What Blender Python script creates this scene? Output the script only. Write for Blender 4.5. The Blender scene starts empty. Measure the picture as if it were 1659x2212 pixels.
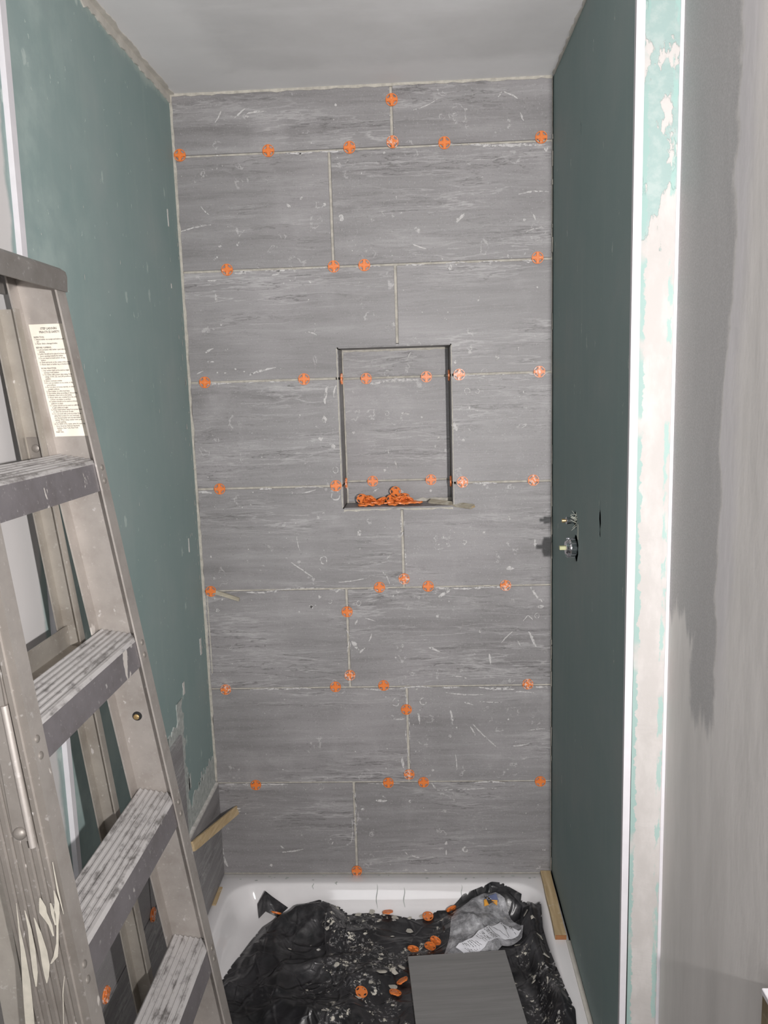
import bpy, bmesh, math, random
from mathutils import Vector, Matrix, noise as mn
random.seed(7)
SC = bpy.context.scene
COL = SC.collection

# ------------------------------------------------------------------ camera
cam = bpy.data.objects.new('camera', bpy.data.cameras.new('camera'))
COL.objects.link(cam)
cam.data.sensor_fit = 'HORIZONTAL'
cam.data.sensor_width = 36.0
cam.data.lens = 36.0 * 1705.42 / 1659.0
cam.data.clip_start = 0.02
cam.matrix_world = Matrix(((0.99858714, 0.02337068, 0.04772357, 0.66454524),
                           (0.04354527, 0.1548309, -0.98698085, -2.28315645),
                           (-0.0304555, 0.98766452, 0.15359447, 1.6117669),
                           (0, 0, 0, 1)))
SC.camera = cam

# ------------------------------------------------------------------ world, lamp, exposure
wd = bpy.data.worlds.new('world'); SC.world = wd; wd.use_nodes = True
wd.node_tree.nodes['Background'].inputs[0].default_value = (0.9, 0.95, 1.0, 1)
wd.node_tree.nodes['Background'].inputs[1].default_value = 0.0
LAMP = Vector((1.05, -2.50, 1.63))
ld = bpy.data.lights.new('work_lamp', 'SPOT')
ld.energy = 192.0
ld.color = (1.0, 0.965, 0.95)
ld.spot_size = math.radians(132)
ld.spot_blend = 1.0
ld.shadow_soft_size = 0.022
lo = bpy.data.objects.new('work_lamp', ld); COL.objects.link(lo)
lo.location = LAMP
lo.rotation_euler = (Vector((0.78, 0.0, 1.66)) - LAMP).to_track_quat('-Z', 'Y').to_euler()
fd = bpy.data.lights.new('fill_light', 'AREA')             # added soft fill behind the camera, lifts the right wall and ceiling
fd.energy = 16.0; fd.shape = 'RECTANGLE'; fd.size = 0.8; fd.size_y = 1.5; fd.color = (0.97, 0.98, 1.0)
fo = bpy.data.objects.new('fill_light', fd); COL.objects.link(fo)
fo.location = (0.42, -3.45, 1.25)
fo.rotation_euler = Vector((0.10, 1, 0.22)).to_track_quat('-Z', 'Y').to_euler()
SC.view_settings.view_transform = 'Standard'
SC.view_settings.look = 'None'
SC.view_settings.gamma = 1.0
SC.view_settings.use_curve_mapping = False
SC.view_settings.exposure = 0.0

# ------------------------------------------------------------------ node helpers
def srgb(r, g, b):
    f = lambda c: (c / 255) / 12.92 if c / 255 <= 0.04045 else ((c / 255 + 0.055) / 1.055) ** 2.4
    return (f(r), f(g), f(b), 1)

class Mat:
    def __init__(s, name, rough=0.7, metallic=0.0, spec=0.5):
        s.m = bpy.data.materials.new(name); s.m.use_nodes = True
        s.nt = s.m.node_tree
        s.b = s.nt.nodes['Principled BSDF']
        s.b.inputs['Roughness'].default_value = rough
        s.b.inputs['Metallic'].default_value = metallic
        s.b.inputs['Specular IOR Level'].default_value = spec
        s._co = None
    def put(s, sock, v):
        if v is None: return
        if isinstance(v, bpy.types.NodeSocket): s.nt.links.new(v, sock)
        else: sock.default_value = v
    def co(s):
        if s._co is None: s._co = s.nt.nodes.new('ShaderNodeTexCoord').outputs['Object']
        return s._co
    def map(s, v, scale=(1, 1, 1), rot=(0, 0, 0), loc=(0, 0, 0)):
        n = s.nt.nodes.new('ShaderNodeMapping'); s.put(n.inputs[0], v)
        s.put(n.inputs['Scale'], scale); n.inputs['Rotation'].default_value = rot; s.put(n.inputs['Location'], loc)
        return n.outputs[0]
    def noise(s, v, scale, detail=4, rough=0.55, dist=0.0, color=False):
        n = s.nt.nodes.new('ShaderNodeTexNoise'); s.put(n.inputs['Vector'], v)
        n.inputs['Scale'].default_value = scale; n.inputs['Detail'].default_value = detail
        n.inputs['Roughness'].default_value = rough; n.inputs['Distortion'].default_value = dist
        return n.outputs[1 if color else 0]
    def voro(s, v, scale, out='Distance', feat='F1'):
        n = s.nt.nodes.new('ShaderNodeTexVoronoi'); s.put(n.inputs['Vector'], v)
        n.feature = feat; n.inputs['Scale'].default_value = scale
        return n.outputs[out]
    def math(s, op, a, b=0.0, clamp=False):
        n = s.nt.nodes.new('ShaderNodeMath'); n.operation = op; n.use_clamp = clamp
        s.put(n.inputs[0], a); s.put(n.inputs[1], b); return n.outputs[0]
    def vadd(s, a, b, op='ADD'):
        n = s.nt.nodes.new('ShaderNodeVectorMath'); n.operation = op
        s.put(n.inputs[0], a); s.put(n.inputs[1], b); return n.outputs[0]
    def vscale(s, a, k):
        n = s.nt.nodes.new('ShaderNodeVectorMath'); n.operation = 'SCALE'
        s.put(n.inputs[0], a); s.put(n.inputs['Scale'], k); return n.outputs[0]
    def sep(s, v):
        n = s.nt.nodes.new('ShaderNodeSeparateXYZ'); s.put(n.inputs[0], v); return n.outputs
    def step(s, v, a, b):
        n = s.nt.nodes.new('ShaderNodeMapRange'); n.interpolation_type = 'SMOOTHSTEP'
        s.put(n.inputs[0], v); n.inputs[1].default_value = a; n.inputs[2].default_value = b
        return n.outputs[0]
    def ramp(s, f, stops):
        n = s.nt.nodes.new('ShaderNodeValToRGB'); s.put(n.inputs[0], f)
        e = n.color_ramp.elements
        while len(e) < len(stops): e.new(0.5)
        for k, (p, c) in zip(e, stops): k.position = p; k.color = c
        return n.outputs[0]
    def mix(s, f, a, b):
        n = s.nt.nodes.new('ShaderNodeMix'); n.data_type = 'RGBA'
        s.put(n.inputs[0], f); s.put(n.inputs[6], a); s.put(n.inputs[7], b); return n.outputs[2]
    def rand(s):
        return s.nt.nodes.new('ShaderNodeObjectInfo').outputs['Random']
    def bump(s, h, strength=0.3, dist=0.002):
        n = s.nt.nodes.new('ShaderNodeBump'); n.inputs['Strength'].default_value = strength
        n.inputs['Distance'].default_value = dist; s.put(n.inputs['Height'], h)
        s.put(s.b.inputs['Normal'], n.outputs[0])
    def col(s, c): s.put(s.b.inputs['Base Color'], c)
    def rough(s, c): s.put(s.b.inputs['Roughness'], c)

def g(v): return (v, v, v, 1)

# ------------------------------------------------------------------ materials
def mat_tile(name, marks=True):
    m = Mat(name, 0.5)
    co = m.co(); r = m.rand()
    off = m.vscale((13.7, 5.1, 9.3), r)
    v = m.vadd(co, off)
    w = m.noise(m.map(v, (2.2, 2.2, 5)), 1.0, 3, color=True)
    wv = m.vadd(v, m.vscale(m.vadd(w, (0.5, 0.5, 0.5), 'SUBTRACT'), 0.035))
    n1 = m.noise(m.map(wv, (1.6, 1.6, 24)), 1.0, 10, 0.72)
    n2 = m.noise(m.map(wv, (7, 7, 150)), 1.0, 6, 0.72)
    n3 = m.noise(m.map(v, (1, 1, 1)), 2.6, 3)
    va = m.noise(m.map(wv, (1.3, 1.3, 13)), 1.0, 6, 0.6); vb = m.noise(m.map(wv, (2.2, 2.2, 26)), 1.0, 5, 0.6)
    vmask = m.step(m.noise(m.map(wv, (2, 2, 6)), 1.0, 3), 0.42, 0.62)
    base = m.ramp(n1, [(0.28, (0.155, 0.147, 0.148, 1)), (0.46, (0.222, 0.214, 0.216, 1)), (0.56, (0.245, 0.237, 0.239, 1)), (0.74, (0.335, 0.327, 0.329, 1))])
    base = m.mix(m.math('MULTIPLY', m.step(n2, 0.58, 0.78), 0.5), base, (0.42, 0.41, 0.41, 1))
    base = m.mix(m.math('MULTIPLY', m.step(n2, 0.40, 0.24), 0.65), base, (0.075, 0.07, 0.07, 1))
    base = m.mix(m.math('MULTIPLY', m.step(n3, 0.45, 0.75), 0.28), base, (0.42, 0.40, 0.41, 1))
    lv = m.math('MAXIMUM', m.step(m.math('ABSOLUTE', m.math('SUBTRACT', va, 0.52)), 0.014, 0.002), m.math('MULTIPLY', m.step(m.math('ABSOLUTE', m.math('SUBTRACT', vb, 0.5)), 0.018, 0.003), 0.7))
    base = m.mix(m.math('MULTIPLY', m.math('MULTIPLY', lv, vmask), 0.50), base, (0.46, 0.45, 0.45, 1))
    dv = m.step(m.math('ABSOLUTE', m.math('SUBTRACT', vb, 0.56)), 0.012, 0.002)
    base = m.mix(m.math('MULTIPLY', m.math('MULTIPLY', dv, vmask), 0.62), base, (0.085, 0.08, 0.08, 1))
    fine = m.noise(v, 240, 3, 0.7)
    base = m.mix(m.math('MULTIPLY', m.step(fine, 0.56, 0.76), 0.45), base, (0.5, 0.49, 0.49, 1))
    fine2 = m.noise(m.map(v, (1, 1, 2.2)), 120, 4, 0.75)
    base = m.mix(m.math('MULTIPLY', m.step(fine2, 0.44, 0.26), 0.5), base, (0.09, 0.085, 0.085, 1))
    if marks:
        d = m.noise(co, 26, 4, 0.6, color=True)
        cv = m.vadd(co, m.vscale(m.vadd(d, (0.5, 0.5, 0.5), 'SUBTRACT'), 0.075))
        for sc, rr, w_, keep, am in ((15, 0.30, 0.05, 0.86, 0.35), (27, 0.24, 0.07, 0.88, 0.4), (70, 0.0, 0.2, 0.90, 0.5)):
            F = m.voro(cv, sc); C = m.voro(cv, sc, 'Color')
            pick = m.math('GREATER_THAN', m.sep(C)[0], keep)
            band = m.step(m.math('ABSOLUTE', m.math('SUBTRACT', F, rr)), w_, w_ * 0.35)
            patch = m.step(m.noise(co, 55, 3), 0.46, 0.60)
            f = m.math('MULTIPLY', m.math('MULTIPLY', band, pick), m.math('MULTIPLY', patch, am))
            base = m.mix(f, base, (0.60, 0.58, 0.58, 1))
        haze = m.step(m.noise(co, 5.5, 5, 0.65), 0.52, 0.8)
        base = m.mix(m.math('MULTIPLY', haze, 0.22), base, (0.56, 0.54, 0.55, 1))
    m.col(base)
    m.rough(m.math('ADD', m.math('MULTIPLY', n1, 0.2), 0.42))
    m.bump(n2, 0.12, 0.001)
    return m.m

def mat_tile_flat():
    m = Mat('loose_stone_tile', 0.5)
    co = m.co()
    v = m.map(co, (1.0, 1.0, 1.0), (0, 0, math.radians(-5.6)))
    n1 = m.noise(m.map(v, (2.5, 60, 1)), 1.0, 9, 0.72); n2 = m.noise(m.map(v, (9, 220, 1)), 1.0, 6, 0.72)
    c = m.ramp(n1, [(0.3, (0.185, 0.18, 0.178, 1)), (0.5, (0.22, 0.215, 0.211, 1)), (0.72, (0.27, 0.262, 0.257, 1))])
    c = m.mix(m.math('MULTIPLY', m.step(n2, 0.58, 0.78), 0.4), c, (0.40, 0.39, 0.38, 1))
    c = m.mix(m.math('MULTIPLY', m.step(n2, 0.40, 0.25), 0.4), c, (0.09, 0.085, 0.085, 1))
    m.col(c); return m.m

def mat_mortar(name, c=(0.50, 0.475, 0.42, 1), c2=(0.36, 0.34, 0.30, 1), sc=60):
    m = Mat(name, 0.9)
    n = m.noise(m.co(), sc, 5, 0.65)
    m.col(m.ramp(n, [(0.35, c2), (0.62, c)])); m.bump(n, 0.6, 0.002)
    return m.m

def teal_base(m, dark=0.0):
    co = m.co()
    n = m.noise(co, 3.2, 5, 0.6); n2 = m.noise(m.map(co, (30, 30, 2)), 1.0, 4)
    c = m.ramp(n, [(0.3, (0.205, 0.285, 0.276, 1)), (0.55, (0.235, 0.305, 0.297, 1)), (0.75, (0.270, 0.322, 0.315, 1))])
    c = m.mix(m.math('MULTIPLY', m.step(n2, 0.5, 0.8), 0.25), c, (0.30, 0.36, 0.34, 1))
    return c, co

def specks(m, c, co, sc, keep, col, am=0.8, stretch=(1, 1, 0.5)):
    v = m.map(co, stretch)
    d = m.noise(co, 60, 3, 0.6, color=True)
    v = m.vadd(v, m.vscale(m.vadd(d, (0.5, 0.5, 0.5), 'SUBTRACT'), 0.02))
    F = m.voro(v, sc); C = m.voro(v, sc, 'Color')
    f = m.math('MULTIPLY', m.math('GREATER_THAN', m.sep(C)[0], keep), m.step(F, 0.26, 0.12))
    return m.mix(m.math('MULTIPLY', f, am), c, col)

WHITE = (0.80, 0.775, 0.76, 1)

def mat_left_wall():
    m = Mat('green_board_left', 0.75)
    c, co = teal_base(m)
    c = specks(m, c, co, 30, 0.975, (0.45, 0.52, 0.49, 1), 0.55)
    c = specks(m, c, co, 110, 0.97, (0.50, 0.56, 0.53, 1), 0.6)
    x, y, z = m.sep(co)[0:3]
    n = m.noise(co, 9, 5, 0.6)
    # scuffed haze close to the metal trim
    hz = m.math('MULTIPLY', m.step(y, -0.45, -0.95), m.step(n, 0.40, 0.75))
    c = m.mix(m.math('MULTIPLY', hz, 0.35), c, (0.48, 0.55, 0.52, 1))
    # joint compound skimmed over the board in front of the trim
    ed = m.math('ADD', m.math('SUBTRACT', y, m.math('MULTIPLY', m.math('SUBTRACT', z, 1.0), 0.016)), m.math('MULTIPLY', m.math('SUBTRACT', n, 0.5), 0.04))
    f = m.step(ed, -0.966, -0.980)
    c = m.mix(f, c, (0.52, 0.505, 0.50, 1))
    # compound run along the ceiling corner
    ed2 = m.math('ADD', z, m.math('MULTIPLY', m.math('SUBTRACT', n, 0.5), 0.10))
    c = m.mix(m.math('MULTIPLY', m.step(ed2, 2.385, 2.415), 0.55), c, (0.45, 0.50, 0.46, 1))
    m.col(c); m.bump(m.noise(co, 40, 4), 0.12, 0.002)
    return m.m

def mat_right_wall():
    m = Mat('green_board_right', 0.75)
    c, co = teal_base(m)
    n2 = m.noise(m.map(co, (60, 40, 1.3)), 1.0, 5, 0.7)
    c = m.mix(m.math('MULTIPLY', m.step(n2, 0.55, 0.8), 0.30), c, (0.30, 0.31, 0.30, 1))
    c = specks(m, c, co, 40, 0.95, (0.55, 0.58, 0.55, 1), 0.6, (1, 1, 0.3))
    m.col(c); m.bump(m.noise(co, 40, 4), 0.1, 0.002)
    return m.m

def mat_return():
    m = Mat('skimmed_return', 0.7)
    co = m.co(); x, y, z = m.sep(co)[0:3]
    n = m.noise(m.map(co, (1, 1, 0.45)), 22, 5, 0.62); nb = m.noise(co, 60, 4, 0.6)
    # white compound cover: patchy high up, nearly complete below
    cov = m.math('ADD', n, m.math('MULTIPLY', m.step(z, 2.0, 1.72), 0.36))
    teal = m.mix(m.step(nb, 0.4, 0.7), (0.255, 0.345, 0.33, 1), (0.315, 0.385, 0.37, 1))
    f = m.step(cov, 0.57, 0.60)
    c = m.mix(f, teal, m.mix(m.step(n, 0.4, 0.7), (0.40, 0.38, 0.365, 1), (0.46, 0.44, 0.425, 1)))
    # green paper left showing along both edges
    e1 = m.step(m.math('ADD', x, m.math('MULTIPLY', m.math('SUBTRACT', nb, 0.5), 0.024)), 1.0685, 1.0665)
    e1 = m.math('MULTIPLY', e1, m.step(m.noise(m.map(co, (1, 1, 0.6)), 12, 3), 0.36, 0.46))
    c = m.mix(m.math('MULTIPLY', e1, 0.9), c, (0.24, 0.36, 0.335, 1))
    e2 = m.step(m.math('ABSOLUTE', m.math('SUBTRACT', m.math('ADD', x, m.math('MULTIPLY', m.math('SUBTRACT', nb, 0.5), 0.012)), 1.1125)), 0.0055, 0.0035)
    e2 = m.math('MULTIPLY', e2, m.step(m.noise(m.map(co, (1, 1, 0.35)), 40, 4), 0.47, 0.54))
    c = m.mix(m.math('MULTIPLY', e2, 0.8), c, (0.26, 0.40, 0.37, 1))
    st = m.math('MULTIPLY', m.step(m.noise(m.map(co, (190, 1, 5)), 1.0, 3, 0.5, 0.6), 0.66, 0.72), m.step(m.noise(co, 9, 2), 0.48, 0.62))
    c = m.mix(m.math('MULTIPLY', st, 0.45), c, (0.26, 0.35, 0.34, 1))
    m.col(c)
    ridg = m.noise(m.map(co, (6, 6, 11)), 1.0, 5, 0.55, 0.5)
    m.bump(m.math('ADD', m.math('MULTIPLY', f, 0.6), m.math('MULTIPLY', ridg, 1.2)), 0.55, 0.004)
    return m.m

def mat_front_right():
    m = Mat('skimmed_room_wall', 0.62)
    co = m.co(); x, y, z = m.sep(co)[0:3]
    n = m.noise(m.map(co, (1, 5, 0.9)), 1.6, 6, 0.62)
    nw = m.noise(m.map(co, (1, 1, 1)), 7, 5, 0.6)
    c = m.ramp(n, [(0.35, (0.62, 0.60, 0.58, 1)), (0.52, (0.71, 0.685, 0.665, 1)), (0.68, (0.77, 0.745, 0.725, 1))])
    yy = m.math('ADD', y, m.math('MULTIPLY', m.math('SUBTRACT', nw, 0.5), 0.10))
    yb = m.math('SUBTRACT', yy, m.math('MULTIPLY', m.step(z, 1.5, 2.2), -0.03))
    zz = m.math('ADD', z, m.math('MULTIPLY', m.math('SUBTRACT', m.noise(m.map(co, (1, 14, 2)), 1.5, 4), 0.5), 0.25))
    up = m.step(yb, -1.066, -1.046)
    low = m.math('MAXIMUM', m.step(zz, 1.17, 1.20), m.math('MULTIPLY', m.step(yy, -0.945, -0.965), m.step(zz, 1.03, 1.07)))
    band = m.math('MULTIPLY', up, low)
    gr = m.noise(co, 300, 3, 0.7)
    c = m.mix(m.math('MULTIPLY', band, 0.80), c, m.mix(m.step(gr, 0.4, 0.65), (0.33, 0.327, 0.33, 1), (0.42, 0.416, 0.42, 1)))
    pur = m.math('MULTIPLY', m.step(yb, -1.056, -1.064), m.step(yb, -1.135, -1.085))
    c = m.mix(m.math('MULTIPLY', m.math('MULTIPLY', pur, m.step(z, 1.0, 1.3)), 0.45), c, (0.58, 0.565, 0.61, 1))
    c = specks(m, c, co, 45, 0.965, (0.82, 0.8, 0.78, 1), 0.7, (1, 0.6, 0.25))
    m.col(c); m.bump(m.noise(m.map(co, (8, 8, 3)), 2.0, 6, 0.6), 0.22, 0.004)
    return m.m

def mat_ceiling():
    m = Mat('skimmed_ceiling', 0.8)
    co = m.co()
    n = m.noise(co, 2.6, 5, 0.55); n2 = m.noise(m.map(co, (2, 7, 1)), 1.5, 5)
    c = m.ramp(n, [(0.36, (0.57, 0.56, 0.56, 1)), (0.5, (0.625, 0.613, 0.613, 1)), (0.66, (0.70, 0.69, 0.695, 1))])
    cx, cy, cz = m.sep(co)[0:3]
    w1 = m.math('MULTIPLY', m.math('SUBTRACT', m.noise(co, 7, 5, 0.6), 0.5), 0.16)
    ed = m.math('MAXIMUM', m.step(m.math('ADD', cy, w1), -0.17, -0.09), m.step(m.math('ADD', cx, w1), 0.24, 0.14))
    c = m.mix(m.math('MULTIPLY', ed, 0.45), c, (0.80, 0.785, 0.785, 1))
    c = m.mix(m.math('MULTIPLY', m.step(n2, 0.5, 0.75), 0.3), c, (0.78, 0.765, 0.77, 1))
    c = specks(m, c, co, 10, 0.97, (0.36, 0.40, 0.37, 1), 0.5, (1, 1, 1))
    m.col(c); m.bump(m.noise(co, 14, 5), 0.15, 0.004)
    return m.m

def mat_smear():
    m = Mat('wiped_mortar', 0.85)
    co = m.co(); n = m.noise(co, 110, 5, 0.7); n2 = m.noise(co, 45, 3, 0.6)
    m.col(m.ramp(n, [(0.3, (0.40, 0.39, 0.385, 1)), (0.65, (0.62, 0.605, 0.60, 1))]))
    m.put(m.b.inputs['Alpha'], m.math('MULTIPLY', m.step(m.math('ADD', m.math('MULTIPLY', n, 0.55), m.math('MULTIPLY', n2, 0.45)), 0.36, 0.52), 0.92))
    return m.m

def mat_plain(name, c, rough=0.6, metallic=0.0, vary=0.12, sc=30, bump=0.0, spec=0.5):
    m = Mat(name, rough, metallic, spec)
    n = m.noise(m.co(), sc, 4)
    lo_ = tuple(k * (1 - vary) for k in c[:3]) + (1,); hi = tuple(min(1, k * (1 + vary)) for k in c[:3]) + (1,)
    m.col(m.ramp(n, [(0.35, lo_), (0.65, hi)]))
    if bump: m.bump(n, bump, 0.002)
    return m.m

def mat_aluminium(name, tint=(0.50, 0.475, 0.45), splash=0.0, dust=0.0, metallic=0.55, rough=0.5):
    m = Mat(name, rough, metallic)
    co = m.co()
    n = m.noise(co, 14, 6, 0.65); n2 = m.noise(co, 120, 3, 0.6)
    t = tint
    c = m.ramp(n, [(0.3, (t[0] * .82, t[1] * .80, t[2] * .78, 1)), (0.5, (t[0], t[1], t[2], 1)), (0.7, (t[0] * 1.12, t[1] * 1.12, t[2] * 1.12, 1))])
    c = m.mix(m.math('MULTIPLY', m.step(n2, 0.6, 0.75), 0.3), c, (0.72, 0.70, 0.68, 1))
    met = metallic
    if dust:
        dn = m.noise(m.map(co, (85, 9, 30)), 1.0, 6, 0.7)
        dn2 = m.noise(co, 40, 4, 0.7)
        f = m.math('MULTIPLY', m.step(m.math('ADD', m.math('MULTIPLY', dn, 0.6), m.math('MULTIPLY', dn2, 0.4)), 0.36, 0.52), dust)
        c = m.mix(f, c, (0.50, 0.485, 0.48, 1))
        m.put(m.b.inputs['Metallic'], m.math('SUBTRACT', metallic, m.math('MULTIPLY', f, metallic), True))
    if splash:
        d = m.noise(co, 34, 4, 0.6)
        big = m.noise(m.map(co, (1, 1, 0.45)), 13, 4, 0.6, 0.4)
        f = m.step(m.math('ADD', big, m.math('MULTIPLY', m.math('SUBTRACT', d, 0.5), 0.25)), 0.725 - splash * 0.06, 0.745 - splash * 0.06)
        c = m.mix(m.math('MULTIPLY', f, 0.85), c, (0.48, 0.45, 0.42, 1))
        c = specks(m, c, co, 75, 0.88, (0.58, 0.56, 0.545, 1), 0.9, (1, 1, 0.6))
        c = specks(m, c, co, 11, 0.955, (0.06, 0.19, 0.11, 1), 0.8, (1, 1, 0.5))
        if not dust:
            m.put(m.b.inputs['Metallic'], m.math('SUBTRACT', metallic, m.math('MULTIPLY', f, metallic), True))
    m.col(c); m.bump(n2, 0.08, 0.001)
    return m.m

def mat_spacer(name, dusty):
    m = Mat(name, 0.42)
    co = m.co(); n = m.noise(m.vadd(co, m.vscale((1, 1, 1), m.rand())), 160, 4, 0.6)
    base = (0.74, 0.205, 0.045, 1)
    c = m.mix(m.step(n, 0.60 - dusty, 0.68 - dusty), base, (0.70, 0.50, 0.43, 1))
    m.col(c); m.b.inputs['Subsurface Weight'].default_value = 0.0
    return m.m

def mat_wood(name, c1, c2, axis=1, dirty=0.4):
    m = Mat(name, 0.75)
    co = m.co(); sc = [90, 90, 90]; sc[axis] = 6
    n = m.noise(m.map(co, tuple(sc)), 1.0, 5, 0.6)
    c = m.ramp(n, [(0.35, c1), (0.65, c2)])
    d = m.noise(co, 45, 4, 0.65)
    c = m.mix(m.math('MULTIPLY', m.step(d, 0.58, 0.70), dirty), c, (0.60, 0.57, 0.50, 1))
    m.col(c); m.bump(n, 0.3, 0.001)
    return m.m

def mat_black_plastic():
    m = Mat('black_plastic', 0.38)
    co = m.co()
    n = m.noise(co, 7, 5, 0.6)
    big = m.noise(co, 6.0, 3, 0.55); sp = m.noise(co, 48, 6, 0.66, 0.15); fine = m.noise(m.map(co, (1, 1, 1)), 105, 5, 0.72)
    c = m.ramp(n, [(0.35, (0.010, 0.010, 0.011, 1)), (0.65, (0.024, 0.023, 0.026, 1))])
    dn = m.noise(co, 9, 6, 0.7)
    c = m.mix(m.math('MULTIPLY', m.step(dn, 0.48, 0.72), 0.26), c, (0.20, 0.195, 0.20, 1))
    x, y, z = m.sep(co)[0:3]
    area = m.math('MULTIPLY', m.step(big, 0.47, 0.60), m.math('ADD', 0.35, m.math('MULTIPLY', m.step(x, 0.28, 0.46), 0.65)))
    f1 = m.math('MULTIPLY', m.step(sp, 0.60, 0.615), m.step(area, 0.35, 0.6))
    f2 = m.math('MULTIPLY', m.step(fine, 0.54, 0.62), m.step(m.math('ADD', area, m.math('MULTIPLY', sp, 0.5)), 0.55, 0.95))
    c = m.mix(m.math('MULTIPLY', f2, 0.45), c, (0.50, 0.485, 0.48, 1))
    c = m.mix(f1, c, (0.58, 0.55, 0.48, 1))
    c = specks(m, c, co, 38, 0.972, (0.66, 0.64, 0.60, 1), 0.9, (1, 1, 1))
    m.col(c)
    m.rough(m.math('ADD', m.math('MULTIPLY', m.math('MAXIMUM', f1, f2), 0.45), 0.30))
    wv = m.vadd(co, m.vscale(m.noise(co, 3, 3, color=True), 0.16))
    cr = m.voro(m.map(wv, (1, 0.5, 0.2), (0, 0, 0.5)), 9, 'Distance', 'DISTANCE_TO_EDGE')
    cr2 = m.voro(m.map(wv, (0.6, 1.0, 0.2), (0, 0, -0.7)), 17, 'Distance', 'DISTANCE_TO_EDGE')
    pl = m.voro(m.map(wv, (1, 0.7, 0.2), (0, 0, 0.9)), 12)
    hgt = m.math('ADD', m.math('MULTIPLY', m.step(cr, 0.05, 0.0), 0.45), m.math('MULTIPLY', m.step(cr2, 0.07, 0.0), 0.22))
    hgt = m.math('ADD', hgt, m.math('ADD', m.math('MULTIPLY', pl, 0.7), m.math('MULTIPLY', m.noise(co, 14, 4, 0.6), 0.5)))
    m.bump(hgt, 0.5, 0.010)
    return m.m

def mat_clear_bag():
    m = Mat('clear_plastic', 0.22)
    co = m.co()
    n = m.noise(co, 30, 5, 0.65)
    m.col(m.ramp(n, [(0.35, (0.42, 0.42, 0.44, 1)), (0.65, (0.68, 0.68, 0.71, 1))]))
    m.bump(m.noise(co, 60, 4, 0.6, 1.0), 0.9, 0.004)
    m.put(m.b.inputs['Alpha'], m.math('ADD', m.math('MULTIPLY', m.step(n, 0.35, 0.7), 0.35), 0.42))
    return m.m

MT = {}
MT['tile'] = mat_tile('grey_stone_tile')
MT['tile_flat'] = mat_tile_flat()
MT['mortar'] = mat_mortar('tile_mortar')
MT['smear'] = mat_smear()
MT['dab'] = mat_mortar('dried_mortar', (0.62, 0.60, 0.575, 1), (0.46, 0.445, 0.42, 1), 90)
MT['thinset'] = mat_mortar('trowelled_mortar', (0.44, 0.46, 0.44, 1), (0.30, 0.325, 0.31, 1), 70)
MT['left'] = mat_left_wall()
MT['right'] = mat_right_wall()
MT['return'] = mat_return()
MT['front_right'] = mat_front_right()
MT['ceiling'] = mat_ceiling()
MT['white_trim'] = mat_plain('white_trim', (0.58, 0.565, 0.59, 1), 0.45, 0, 0.03)
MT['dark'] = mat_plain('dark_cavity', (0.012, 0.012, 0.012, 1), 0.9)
MT['paper'] = mat_plain('board_core', (0.50, 0.475, 0.43, 1), 0.9, 0, 0.10, 25)
MT['floor'] = mat_plain('grey_subfloor', (0.33, 0.31, 0.29, 1), 0.8, 0, 0.2, 8)
MT['room'] = mat_plain('room_wall_paint', (0.62, 0.60, 0.58, 1), 0.8, 0, 0.05, 4)
MT['tray'] = mat_plain('white_acrylic', (0.74, 0.725, 0.73, 1), 0.07, 0, 0.03, 6)
MT['rail'] = mat_aluminium('ladder_rail_metal', (0.40, 0.37, 0.345), splash=0.8)
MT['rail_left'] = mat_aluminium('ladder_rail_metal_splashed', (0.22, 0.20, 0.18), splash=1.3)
MT['cap'] = mat_aluminium('ladder_cap_metal', (0.24, 0.225, 0.21), splash=1.7)
MT['step'] = mat_aluminium('ladder_step_metal', (0.22, 0.205, 0.215), splash=1.2)
MT['tread'] = mat_aluminium('ladder_tread_metal', (0.20, 0.19, 0.185), dust=0.75, rough=0.65)
MT['rear'] = mat_aluminium('ladder_rear_metal', (0.36, 0.335, 0.30), splash=0.5)
MT['rivet'] = mat_aluminium('rivet_metal', (0.25, 0.23, 0.21))
MT['rubber'] = mat_plain('black_rubber', (0.03, 0.03, 0.03, 1), 0.8)
MT['paper_label'] = mat_plain('aged_paper', (0.74, 0.69, 0.60, 1), 0.7, 0, 0.06, 50)
MT['paint_cream'] = mat_plain('cream_paint', (0.40, 0.375, 0.32, 1), 0.6, 0, 0.10, 60)
MT['ink'] = mat_plain('black_ink', (0.05, 0.045, 0.04, 1), 0.8)
MT['orange'] = mat_spacer('orange_plastic', -0.02)
MT['dusty'] = mat_spacer('dusty_orange_plastic', 0.10)
MT['wood'] = mat_wood('shim_wood', (0.40, 0.29, 0.155, 1), (0.56, 0.43, 0.26, 1), 1)
MT['wood_grey'] = mat_wood('mortar_caked_wood', (0.30, 0.265, 0.20, 1), (0.46, 0.42, 0.34, 1), 0, 0.6)
MT['wood_dark'] = mat_wood('dark_plywood', (0.14, 0.105, 0.055, 1), (0.22, 0.17, 0.10, 1), 2, 0.1)
MT['rusty'] = mat_plain('rusty_edge', (0.30, 0.13, 0.05, 1), 0.8)
MT['black'] = mat_black_plastic()
MT['clear'] = mat_clear_bag()
MT['white_paper'] = mat_plain('white_paper', (0.74, 0.74, 0.78, 1), 0.5, 0, 0.05)
MT['logo_blue'] = mat_plain('printed_blue', (0.16, 0.19, 0.33, 1), 0.4)
MT['logo_orange'] = mat_plain('printed_orange', (0.72, 0.34, 0.05, 1), 0.4)
MT['chrome'] = mat_plain('chrome', (0.62, 0.62, 0.65, 1), 0.14, 1.0, 0.05)
MT['brass'] = mat_plain('brass', (0.70, 0.50, 0.24, 1), 0.3, 0.9)
MT['olive'] = mat_plain('olive_plastic', (0.42, 0.43, 0.24, 1), 0.5)
MT['fibre'] = mat_plain('frayed_paper', (0.52, 0.54, 0.47, 1), 0.9)

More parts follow.
